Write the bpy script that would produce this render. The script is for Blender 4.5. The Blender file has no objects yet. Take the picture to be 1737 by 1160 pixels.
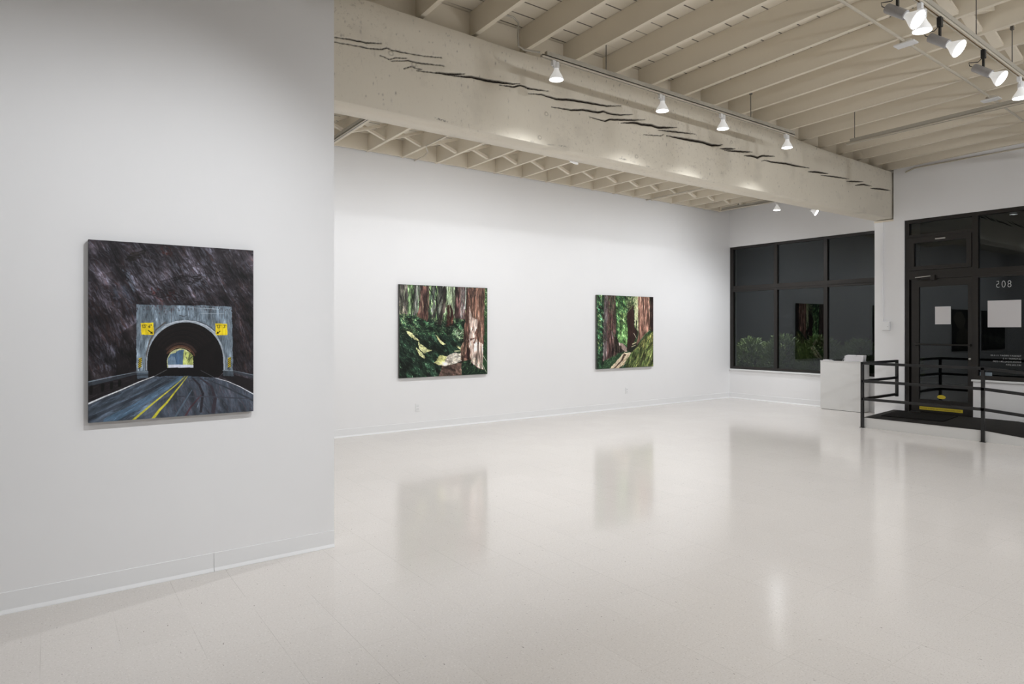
import bpy, bmesh, math, random
import numpy as np
from mathutils import Vector, Matrix
random.seed(7); RNG = np.random.default_rng(11)
SC = bpy.context.scene; COL = SC.collection
PI = math.pi

# ------------------------------------------------------------------ camera
cam_d = bpy.data.cameras.new('camera'); cam = bpy.data.objects.new('camera', cam_d); COL.objects.link(cam)
AZ = math.radians(54.113)
cam.location = (0, 0, 1.5); cam.rotation_euler = (PI/2, 0, AZ - PI/2)
cam_d.sensor_width = 36; cam_d.lens = 36*1090/1737; cam_d.shift_y = -23/1737
cam_d.clip_start = .05; cam_d.clip_end = 100
SC.camera = cam
# ------------------------------------------------------------------ world, exposure
SC.view_settings.view_transform = 'Standard'; SC.view_settings.look = 'None'
SC.view_settings.gamma = 1; SC.view_settings.use_curve_mapping = False
SC.view_settings.exposure = 0.0
W = bpy.data.worlds.new('night'); SC.world = W; W.use_nodes = True
W.node_tree.nodes['Background'].inputs[0].default_value = (.010, .011, .012, 1)
W.node_tree.nodes['Background'].inputs[1].default_value = .25
try:
    SC.cycles.use_denoising = True
    SC.cycles.use_adaptive_sampling = True; SC.cycles.adaptive_threshold = .035; SC.cycles.max_bounces = 8; SC.cycles.diffuse_bounces = 4; SC.cycles.glossy_bounces = 3; SC.cycles.caustics_reflective = False; SC.cycles.caustics_refractive = False
    SC.cycles.sample_clamp_indirect = 6
except Exception: pass
# lamp strengths (the spots themselves are made in make_lamp)
P_DOWN = 118; P_WALL = 170; LAMP_COL = (.93, .96, 1.0)

# ------------------------------------------------------------------ materials
def lin(c): return tuple(((v/255)/12.92 if v/255 <= .04045 else ((v/255+.055)/1.055)**2.4) for v in c) + (1,)
class NT:
    def __init__(s, name):
        s.m = bpy.data.materials.new(name); s.m.use_nodes = True; s.t = s.m.node_tree; s.b = s.t.nodes['Principled BSDF']
    def n(s, typ, **kw):
        o = s.t.nodes.new(typ)
        for k, v in kw.items():
            if k.startswith('i_'): o.inputs[int(k[2:]) if k[2:].isdigit() else k[2:]].default_value = v
            else: setattr(o, k, v)
        return o
    def l(s, a, b): s.t.links.new(a, b)
    def math(s, op, a, b=None, c=None):
        o = s.n('ShaderNodeMath', operation=op)
        for i, v in enumerate((a, b, c)):
            if v is None: continue
            if isinstance(v, (int, float)): o.inputs[i].default_value = v
            else: s.l(v, o.inputs[i])
        return o.outputs[0]
    def mix(s, f, a, b):
        o = s.n('ShaderNodeMix', data_type='RGBA')
        for i, v in ((0, f), (6, a), (7, b)):
            if isinstance(v, (int, float, tuple)): o.inputs[i].default_value = v
            else: s.l(v, o.inputs[i])
        return o.outputs[2]
    def ramp(s, f, x0, x1):
        o = s.n('ShaderNodeMapRange'); o.inputs[1].default_value = x0; o.inputs[2].default_value = x1; s.l(f, o.inputs[0]); return o.outputs[0]
    def obj(s): return s.n('ShaderNodeTexCoord').outputs['Object']
    def noise(s, scale, detail=3, vec=None, rough=.5):
        o = s.n('ShaderNodeTexNoise'); o.inputs['Scale'].default_value = scale; o.inputs['Detail'].default_value = detail; o.inputs['Roughness'].default_value = rough
        s.l(vec if vec is not None else s.obj(), o.inputs['Vector']); return o.outputs[0]
    def bump(s, h, strength, dist=.01):
        o = s.n('ShaderNodeBump'); o.inputs['Strength'].default_value = strength; o.inputs['Distance'].default_value = dist; s.l(h, o.inputs['Height']); s.l(o.outputs[0], s.b.inputs['Normal'])
def plain(name, col, rough=.5, metal=0, var=0.0, scale=40, bump=0, spec=.5):
    t = NT(name); t.b.inputs['Roughness'].default_value = rough; t.b.inputs['Metallic'].default_value = metal; t.b.inputs['Specular IOR Level'].default_value = spec
    c = col if len(col) == 4 else tuple(col)+(1,)
    if var or bump:
        nz = t.noise(scale, 4)
        if var: t.l(t.mix(nz, tuple(v*(1-var) for v in c[:3])+(1,), tuple(min(1, v*(1+var)) for v in c[:3])+(1,)), t.b.inputs['Base Color'])
        if bump: t.bump(nz, bump, .004)
    if not var: t.b.inputs['Base Color'].default_value = c
    return t.m
M = {}
M['wall'] = plain('white_wall_paint', (.82, .815, .815), .62, var=.012, scale=3, bump=.03, spec=.3)
M['base'] = plain('white_baseboard_vinyl', (.80, .80, .80), .42, var=.01)
M['darkm'] = plain('dark_bronze_aluminium', (.012, .0095, .0075), .42, var=.15, scale=12)
M['black'] = plain('black_painted_steel', (.010, .010, .010), .38, var=.2, scale=30)
M['blackp'] = plain('black_plastic', (.012, .013, .014), .4)
M['grey'] = plain('grey_lamp_metal', (.34, .33, .33), .35, metal=.2, var=.08)
M['whitem'] = plain('white_enamel', (.80, .80, .80), .35)
M['bulb'] = plain('white_bulb_glass', (.85, .86, .87), .18)
M['bulb'].node_tree.nodes['Principled BSDF'].inputs['Emission Color'].default_value = (1, .99, .97, 1); M['bulb'].node_tree.nodes['Principled BSDF'].inputs['Emission Strength'].default_value = .30
M['track'] = plain('cream_track_metal', (.56, .51, .42), .4, var=.05)
M['brass'] = plain('track_slot_copper', (.30, .19, .08), .45, metal=.3)
M['strut'] = plain('dusty_strut_metal', (.42, .39, .33), .55, metal=.2, var=.1)
M['rod'] = plain('galvanised_rod', (.16, .15, .135), .5, metal=.4)
M['paper'] = plain('white_paper', (.62, .60, .60), .8)
M['desk'] = plain('white_desk_laminate', (.66, .65, .63), .5, var=.01)
M['rubber'] = plain('dark_ribbed_rubber', (.018, .016, .014), .8, var=.3, scale=60, bump=.3, spec=.2)
M['mat'] = plain('charcoal_carpet_mat', (.012, .011, .010), .95, var=.5, scale=300, bump=.6, spec=.1)
M['plat'] = plain('white_platform_paint', (.62, .61, .59), .5, var=.02, scale=6)
M['yellow'] = plain('yellow_vinyl', (.62, .48, .03), .5)
M['ink'] = plain('black_ink', (.02, .015, .01), .6)
M['vinyl'] = plain('white_window_vinyl', (.75, .75, .75), .5)
M['bluev'] = plain('pale_blue_vinyl', (.20, .25, .29), .5)
M['steel'] = plain('brushed_steel', (.5, .49, .47), .3, metal=.9)
M['canvas'] = plain('raw_grey_canvas', (.085, .08, .075), .85, var=.1, scale=200)
M['asphalt'] = plain('night_pavement', (.03, .03, .03), .9, var=.2)
M['bark'] = plain('shrub_bark', (.04, .03, .02), .9)
M['dark'] = plain('dark_tray_plastic', (.015, .015, .015), .5)

def wood(name, c0, c1, seam=None, dirt=.5):
    t = NT(name); t.b.inputs['Roughness'].default_value = .6; t.b.inputs['Specular IOR Level'].default_value = .25
    mp = t.n('ShaderNodeMapping'); mp.inputs['Scale'].default_value = (1, 1, 1); geo = t.n('ShaderNodeNewGeometry'); t.l(geo.outputs['Position'], mp.inputs[0])
    n1 = t.noise(2.2, 5, mp.outputs[0]); n2 = t.noise(38, 3, mp.outputs[0], .7); n3 = t.noise(9, 5, mp.outputs[0], .75)
    col = t.mix(n1, c0, c1)
    spots = t.math('MULTIPLY', t.ramp(n2, .66, .74), t.ramp(n3, .52, .66))
    col = t.mix(t.math('MULTIPLY', spots, dirt), col, (.10, .075, .05, 1))
    if seam:
        sp = t.n('ShaderNodeSeparateXYZ'); t.l(geo.outputs['Position'], sp.inputs[0])
        f = t.math('FRACT', t.math('DIVIDE', t.math('SUBTRACT', sp.outputs[1], .0), seam))
        ln = t.math('LESS_THAN', t.math('ABSOLUTE', t.math('SUBTRACT', f, .5)), .038)
        wob = t.ramp(t.noise(1.7, 2, mp.outputs[0]), .28, .42)
        col = t.mix(t.math('MULTIPLY', t.math('MULTIPLY', ln, wob), .85), col, (.04, .03, .02, 1))
    t.l(col, t.b.inputs['Base Color']); t.bump(n3, .12, .004); return t.m
M['joist'] = wood('cream_painted_joist', (.74, .67, .55, 1), (.81, .74, .615, 1))
M['deck'] = wood('cream_painted_planks', (.76, .70, .585, 1), (.82, .755, .635, 1), seam=.197, dirt=.2)

# beam: painted timber whose splits and painted top shade line carry a dark attribute
t = NT('cream_painted_timber'); t.b.inputs['Roughness'].default_value = .6; t.b.inputs['Specular IOR Level'].default_value = .25
n1 = t.noise(1.6, 5); n2 = t.noise(60, 3, None, .7); n3 = t.noise(7, 6, None, .7); n4 = t.noise(3.1, 4)
col = t.mix(n1, (.76, .70, .59, 1), (.82, .765, .655, 1))
sp = t.math('MULTIPLY', t.ramp(n2, .66, .74), t.ramp(n3, .54, .70)); col = t.mix(t.math('MULTIPLY', sp, .45), col, (.12, .095, .07, 1))
col = t.mix(t.math('MULTIPLY', t.ramp(n4, .58, .75), .22), col, (.33, .30, .25, 1))
n5 = t.noise(22, 6, None, .8); n6 = t.noise(1.1, 3); col = t.mix(t.math('MULTIPLY', t.math('MULTIPLY', t.ramp(n5, .56, .66), t.ramp(n6, .45, .6)), .45), col, (.26, .22, .17, 1))
mq = t.n('ShaderNodeMapping'); mq.inputs['Scale'].default_value = (1, 1, .25); t.l(t.obj(), mq.inputs[0]); n7 = t.noise(55, 4, mq.outputs[0], .7); col = t.mix(t.math('MULTIPLY', t.ramp(n7, .60, .72), .22), col, (.30, .26, .20, 1))
at = t.n('ShaderNodeAttribute', attribute_name='split'); col = t.mix(at.outputs['Fac'], col, (.025, .018, .012, 1))
t.l(col, t.b.inputs['Base Color']); t.bump(n3, .15, .004); M['beam'] = t.m

# floor: polished vinyl tiles
t = NT('polished_vinyl_tile'); P = t.obj(); sp = t.n('ShaderNodeSeparateXYZ'); t.l(P, sp.inputs[0])
def seamf(o, off):
    f = t.math('FRACT', t.math('DIVIDE', t.math('SUBTRACT', o, off), .3075)); d = t.math('ABSOLUTE', t.math('SUBTRACT', f, .5)); return t.math('GREATER_THAN', d, .4963)
sx = seamf(sp.outputs[0], -.025); sy = seamf(sp.outputs[1], .10)
gap = t.ramp(t.noise(1.3, 3, P), .42, .58)
seam = t.math('MULTIPLY', t.math('MAXIMUM', sx, t.math('MULTIPLY', sy, .55)), t.math('MULTIPLY', gap, .5))
def cell(o, off): return t.math('FLOOR', t.math('DIVIDE', t.math('SUBTRACT', o, off), .3075))
cv = t.n('ShaderNodeCombineXYZ'); t.l(cell(sp.outputs[0], -.025), cv.inputs[0]); t.l(cell(sp.outputs[1], .10), cv.inputs[1])
wn = t.n('ShaderNodeTexWhiteNoise'); t.l(cv.outputs[0], wn.inputs[0])
col = t.mix(wn.outputs[0], (.640, .600, .562, 1), (.655, .615, .577, 1))
mp = t.n('ShaderNodeMapping'); mp.inputs['Scale'].default_value = (.7, 1.5, 1); t.l(P, mp.inputs[0])
s1 = t.noise(120, 3, mp.outputs[0]); s2 = t.noise(9, 3, P); big = t.noise(.7, 3, P)
col = t.mix(t.math('MULTIPLY', t.ramp(s1, .56, .68), .42), col, (.40, .36, .32, 1))
mp2 = t.n('ShaderNodeMapping'); mp2.inputs['Scale'].default_value = (1.6, .6, 1); mp2.inputs['Rotation'].default_value = (0, 0, .5); t.l(P, mp2.inputs[0])
s3 = t.noise(58, 2, mp2.outputs[0]); col = t.mix(t.math('MULTIPLY', t.ramp(s3, .715, .745), .8), col, (.16, .14, .12, 1))
s4 = t.noise(95, 2, mp2.outputs[0]); col = t.mix(t.math('MULTIPLY', t.ramp(s4, .60, .70), .5), col, (.80, .77, .73, 1))
col = t.mix(seam, col, (.33, .30, .27, 1)); t.l(col, t.b.inputs['Base Color'])
rr = t.n('ShaderNodeMapRange'); rr.inputs[1].default_value = .3; rr.inputs[2].default_value = .7; rr.inputs[3].default_value = .10; rr.inputs[4].default_value = .16
t.l(big, rr.inputs[0]); t.l(rr.outputs[0], t.b.inputs['Roughness']); t.b.inputs['Specular IOR Level'].default_value = .36
t.bump(t.noise(2.2, 2, P), .03, .01); M['floor'] = t.m

# clear panes: what is behind shows through, front face mirrors by its angle
t = NT('window_glass'); t.t.nodes.remove(t.b)
fr = t.n('ShaderNodeFresnel'); fr.inputs[0].default_value = 1.6; gl = t.n('ShaderNodeBsdfGlossy'); gl.inputs['Roughness'].default_value = .0; gl.inputs[0].default_value = (.9, .97, 1, 1)
tr = t.n('ShaderNodeBsdfTransparent'); tr.inputs[0].default_value = (.40, .415, .41, 1); geo = t.n('ShaderNodeNewGeometry')
f = t.math('MULTIPLY', fr.outputs[0], t.math('SUBTRACT', 1.0, geo.outputs['Backfacing'])); ms = t.n('ShaderNodeMixShader')
t.l(f, ms.inputs[0]); t.l(tr.outputs[0], ms.inputs[1]); t.l(gl.outputs[0], ms.inputs[2]); t.l(ms.outputs[0], t.t.nodes['Material Output'].inputs[0]); M['glass'] = t.m
t = NT('clear_acrylic'); t.b.inputs['Base Color'].default_value = (.75, .73, .73, 1); t.b.inputs['Roughness'].default_value = .15; t.b.inputs['Alpha'].default_value = .4; M['acrylic'] = t.m
t = NT('lit_lamp_lens'); t.b.inputs['Base Color'].default_value = (1, 1, 1, 1); t.b.inputs['Emission Color'].default_value = (1, .985, .96, 1); t.b.inputs['Emission Strength'].default_value = 7; M['lens'] = t.m
t = NT('shrub_leaf'); c = t.mix(t.noise(6, 2), (.16, .25, .07, 1), (.40, .48, .20, 1)); t.l(c, t.b.inputs['Base Color']); t.b.inputs['Roughness'].default_value = .45; M['leaf'] = t.m
t = NT('oil_paint_on_canvas'); a = t.n('ShaderNodeAttribute', attribute_name='paint'); t.l(a.outputs['Color'], t.b.inputs['Base Color']); t.b.inputs['Roughness'].default_value = .42; t.b.inputs['Specular IOR Level'].default_value = .3
t.bump(t.noise(140, 3), .12, .002); M['paint'] = t.m

# ------------------------------------------------------------------ mesh helpers
class MB:
    def __init__(s): s.bm = bmesh.new()
    def box(s, x0, x1, y0, y1, z0, z1, mat=None, bev=0):
        vs = [Vector((x, y, z)) for x in (x0, x1) for y in (y0, y1) for z in (z0, z1)]
        if mat is not None: vs = [mat @ v for v in vs]
        v = [s.bm.verts.new(p) for p in vs]
        for q in ((0, 1, 3, 2), (4, 6, 7, 5), (0, 4, 5, 1), (2, 3, 7, 6), (0, 2, 6, 4), (1, 5, 7, 3)): s.bm.faces.new([v[i] for i in q])
        return s
    def prism(s, pts, axis, a, b):     # polygon extruded along an axis
        def P(p, h): return {'x': (h, p[0], p[1]), 'y': (p[0], h, p[1]), 'z': (p[0], p[1], h)}[axis]
        A = [s.bm.verts.new(P(p, a)) for p in pts]; B = [s.bm.verts.new(P(p, b)) for p in pts]; n = len(pts)
        s.bm.faces.new(A); s.bm.faces.new(B[::-1])
        for i in range(n): s.bm.faces.new((A[i], B[i], B[(i+1) % n], A[(i+1) % n]))
        return s
    def lathe(s, prof, mat=None, seg=24, cap=True):   # prof: (r, z)
        rings = []
        for r, z in prof:
            ring = []
            for i in range(seg):
                p = Vector((r*math.cos(2*PI*i/seg), r*math.sin(2*PI*i/seg), z)); ring.append(s.bm.verts.new(mat @ p if mat is not None else p))
            rings.append(ring)
        for a, b in zip(rings, rings[1:]):
            for i in range(seg): s.bm.faces.new((a[i], a[(i+1) % seg], b[(i+1) % seg], b[i]))
        if cap: s.bm.faces.new(rings[0][::-1]); s.bm.faces.new(rings[-1])
        return s
    def tube(s, pts, r, seg=10, square=False):
        pts = [Vector(p) for p in pts]; rings = []
        if square: seg = 4
        for i, p in enumerate(pts):
            d = (pts[min(i+1, len(pts)-1)] - pts[max(i-1, 0)]).normalized()
            up = Vector((0, 0, 1)) if abs(d.z) < .9 else Vector((1, 0, 0))
            u = d.cross(up).normalized(); v = u.cross(d).normalized()
            rings.append([s.bm.verts.new(p + (u*math.cos(a)+v*math.sin(a))*r) for a in [2*PI*(k+(.5 if square else 0))/seg for k in range(seg)]])
        for a, b in zip(rings, rings[1:]):
            for i in range(seg): s.bm.faces.new((a[i], a[(i+1) % seg], b[(i+1) % seg], b[i]))
        s.bm.faces.new(rings[0][::-1]); s.bm.faces.new(rings[-1]); return s
    def build(s, name, mat, parent=None, bevel=0, smooth=False):
        bmesh.ops.recalc_face_normals(s.bm, faces=s.bm.faces)
        if bevel: bmesh.ops.bevel(s.bm, geom=list(s.bm.edges), offset=bevel, segments=2, affect='EDGES', profile=.6)
        me = bpy.data.meshes.new(name); s.bm.to_mesh(me); s.bm.free(); me.materials.append(M[mat] if isinstance(mat, str) else mat)
        if smooth:
            for p in me.polygons: p.use_smooth = True
            try: me.set_sharp_from_angle(angle=math.radians(40))
            except Exception: pass
        o = bpy.data.objects.new(name, me); COL.objects.link(o)
        if parent is not None:
            o.parent = parent; o.matrix_parent_inverse = parent.matrix_basis.inverted()
        return o
def box(name, mat, x0, x1, y0, y1, z0, z1, parent=None, bevel=0): return MB().box(x0, x1, y0, y1, z0, z1).build(name, mat, parent, bevel)
def tag(o, label, cat, group=None, kind=None):
    o['label'] = label; o['category'] = cat
    if group: o['group'] = group
    if kind: o['kind'] = kind
    return o
def thing(name, loc, label, cat, group=None, kind=None, rz=0):
    o = bpy.data.objects.new(name, None); COL.objects.link(o); o.location = loc; o.rotation_euler = (0, 0, rz); o.empty_display_size = .1
    bpy.context.view_layer.update() if False else None
    o['label'] = label; o['category'] = cat
    if group: o['group'] = group
    if kind: o['kind'] = kind
    return o
def struct(o): o['kind'] = 'structure'; return o
def copy_tree(src, loc, label=None, parent=None):
    c = src.copy(); COL.objects.link(c)
    if parent is None: c.location = loc
    else: c.parent = parent
    if label: c['label'] = label
    for ch in list(src.children): copy_tree(ch, None, None, c)
    return c
ORD = 'first second third fourth fifth sixth seventh eighth ninth tenth eleventh twelfth thirteenth fourteenth fifteenth sixteenth seventeenth eighteenth nineteenth twentieth'.split()

# ------------------------------------------------------------------ main measures (metres)
YB = 8.53      # face of the long back wall
XW = 12.0      # window wall of the rear bay
XD = 11.36     # wall with the entrance door
YP = 4.30      # face of the near partition
BF, BK = 4.95, 5.25   # timber beam front and back
Z_BB = 3.315   # beam underside
def zj(x, y): return 4.205 + .02*(4.95-y) - .026*max(0, x-8.2)     # underside of the front joists

# ================================================================== room shell
fl = struct(box('floor', 'floor', -6.2, 12.3, -3.2, 8.75, -.12, 0)); fl['label'] = 'polished off-white vinyl tile floor'
struct(box('wall_back', 'wall', -6.2, 12.25, YB, YB+.2, 0, 4.25))
struct(box('wall_left', 'wall', -6.2, -6.0, -3.2, YB, 0, 4.6))
struct(box('wall_near', 'wall', -6.0, XD, -3.2, -3.0, 0, 4.65))
part = struct(box('wall_partition', 'wall', -6.0, 1.600, YP, YP+.15, 0, 4.19)); part['label'] = 'white free-standing partition wall carrying the tunnel painting'
# window wall of the rear bay: sill wall, header, recess side
b = MB(); b.box(XW, XW+.2, 5.22, YB, 0, .625); b.box(XW, XW+.2, 5.22, YB, 3.255, 4.25); b.box(XW, XW+.2, 5.0, 5.22, 0, 4.25); struct(b.build('wall_window', 'wall'))
b = MB(); b.box(XD, XD+.16, 4.754, 4.92, 0, 4.60); b.box(XD, XD+.16, -3.2, 4.754, 3.262, 4.60); b.box(XD, XD+.16, -3.2, 3.79, 0, .70)
b.box(XD, XD+.16, -3.2, -1.2, .70, 3.262); b.box(XD+.16, XW+.2, 4.85, 4.92, 0, 4.60); struct(b.build('wall_entrance', 'wall'))
b = MB(); b.box(XD, XW+.1, 4.92, 5.22, 0, Z_BB-.035); colm = struct(b.build('wall_column', 'wall')); colm['label'] = 'white square column under the end of the timber beam'
# baseboards with a small cove toe
def baseboard(name, axis, a, b_, face, sgn):
    pr_ = [(face, 0), (face+sgn*.016, 0), (face+sgn*.016, .004), (face+sgn*.006, .022), (face+sgn*.0045, .112), (face, .114)]
    m = MB()
    if axis == 'x': m.prism(pr_, 'x', a, b_)
    else:
        pts = pr_; A = [m.bm.verts.new((p[0], a, p[1])) for p in pts]; B = [m.bm.verts.new((p[0], b_, p[1])) for p in pts]; n = len(pts)
        m.bm.faces.new(A); m.bm.faces.new(B[::-1])
        for i in range(n): m.bm.faces.new((A[i], B[i], B[(i+1) % n], A[(i+1) % n]))
    return struct(m.build(name, 'base'))
baseboard('baseboard_back', 'x', -5.99, XW-.001, YB, -1)
baseboard('baseboard_partition', 'x', -5.99, .8345, YP, -1)
baseboard('baseboard_partition_end', 'x', .8365, 1.600, YP, -1)
baseboard('baseboard_window', 'y', 5.225, YB-.02, XW, -1)
baseboard('baseboard_left', 'y', -2.99, YP-.02, -6.0, 1)
# the butt joint of the partition panels, filled and painted
struct(box('trim_1', 'wall', .8345, .8365, YP-.0004, YP, .115, 4.19))
# ceilings (decking above the joists)
b = MB(); v = [(.0, -3.2), (XD+.16, -3.2), (XD+.16, 5.12), (.0, 5.12)]
def deckz(x, y): return zj(x, y)+.232
xs = [-6.2, 8.2, XD+.16]; rows = [[b.bm.verts.new((x, y, deckz(x, y)+h)) for x in xs] for y, h in ((-3.2, 0), (5.13, 0))]
top = [[b.bm.verts.new((x, y, deckz(x, y)+.06)) for x in xs] for y in (-3.2, 5.13)]
for i in range(2):
    b.bm.faces.new((rows[0][i], rows[0][i+1], rows[1][i+1], rows[1][i])); b.bm.faces.new((top[0][i], top[0][i+1], top[1][i+1], top[1][i]))
    b.bm.faces.new((rows[0][i], rows[0][i+1], top[0][i+1], top[0][i])); b.bm.faces.new((rows[1][i], rows[1][i+1], top[1][i+1], top[1][i]))
for i in (0, 2): b.bm.faces.new((rows[0][i], rows[1][i], top[1][i], top[0][i]))
c = struct(b.build('ceiling', 'deck')); c['label'] = 'painted plank decking over the main room'
c = struct(box('ceiling_rear', 'deck', -6.2, XW+.2, 5.131, YB+.2, 4.222, 4.28)); c['label'] = 'painted plank decking over the rear bay'

# ================================================================== timber beam (relief of splits on its front)
CRACKS = [(0.0056, [(1.847, 3.809), (1.956, 3.824), (2.107, 3.835), (2.194, 3.852), (2.245, 3.863)]), (0.0043, [(1.847, 3.77), (2.046, 3.79), (2.145, 3.795), (2.258, 3.818), (2.296, 3.84), (2.348, 3.832), (2.479, 3.841), (2.629, 3.854), (2.811, 3.883)]), (0.0033, [(2.232, 3.762), (2.315, 3.748), (2.374, 3.776), (2.479, 3.797)]), (0.0049, [(2.335, 3.739), (2.493, 3.781), (2.547, 3.785), (2.581, 3.783), (2.698, 3.8), (2.84, 3.819)]), (0.002, [(2.453, 3.702), (2.526, 3.741), (2.574, 3.731), (2.622, 3.736)]), (0.004, [(2.574, 3.714), (2.754, 3.738), (2.881, 3.753)]), (0.0097, [(2.753, 3.743), (2.891, 3.756), (3.05, 3.796)]), (0.0113, [(2.923, 3.75), (3.131, 3.787), (3.314, 3.794), (3.594, 3.828), (3.675, 3.849)]), (0.007, [(3.435, 3.782), (3.611, 3.803), (3.684, 3.836), (3.804, 3.833)]), (0.0067, [(3.662, 3.831), (3.713, 3.832), (3.764, 3.823), (4.03, 3.855)]), (0.0105, [(3.782, 3.775), (3.94, 3.802), (4.048, 3.8), (4.14, 3.798), (4.31, 3.829), (4.544, 3.85), (4.83, 3.871), (5.043, 3.914)]), (0.0097, [(4.067, 3.705), (4.253, 3.721), (4.329, 3.726), (4.504, 3.764), (4.705, 3.778), (4.788, 3.805), (4.893, 3.8), (5.021, 3.813), (5.219, 3.856)]), (0.0086, [(4.584, 3.705), (4.809, 3.704), (4.872, 3.735), (5.219, 3.795), (5.424, 3.836)]), (0.013, [(5.043, 3.729), (5.264, 3.774), (5.378, 3.775), (5.54, 3.794), (5.635, 3.787), (5.954, 3.845)]), (0.008, [(5.635, 3.758), (5.929, 3.791), (6.29, 3.827)]), (0.0139, [(5.78, 3.72), (6.185, 3.739), (6.424, 3.754), (6.672, 3.752), (6.754, 3.768)]), (0.0039, [(5.401, 3.665), (5.683, 3.702), (5.732, 3.726)]), (0.0141, [(6.298, 3.751), (6.433, 3.753), (6.597, 3.746), (6.766, 3.771), (6.823, 3.793)]), (0.0102, [(6.766, 3.73), (7.086, 3.782)]), (0.0103, [(6.852, 3.723), (7.237, 3.771), (7.454, 3.802)]), (0.0136, [(7.268, 3.724), (7.454, 3.75), (7.581, 3.747), (7.677, 3.789), (7.975, 3.828)]), (0.0143, [(7.661, 3.717), (7.742, 3.738), (7.908, 3.741), (8.25, 3.771), (8.463, 3.774), (8.832, 3.794)]), (0.015, [(8.794, 3.737), (9.023, 3.764), (9.339, 3.784)]), (0.012, [(9.14, 3.735), (9.543, 3.766), (9.966, 3.79)]), (0.0127, [(9.88, 3.745), (10.412, 3.808)]), (0.0127, [(10.142, 3.716), (10.412, 3.767), (10.691, 3.774)]), (0.015, [(10.644, 3.737), (10.979, 3.768), (11.328, 3.786)])]

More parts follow.
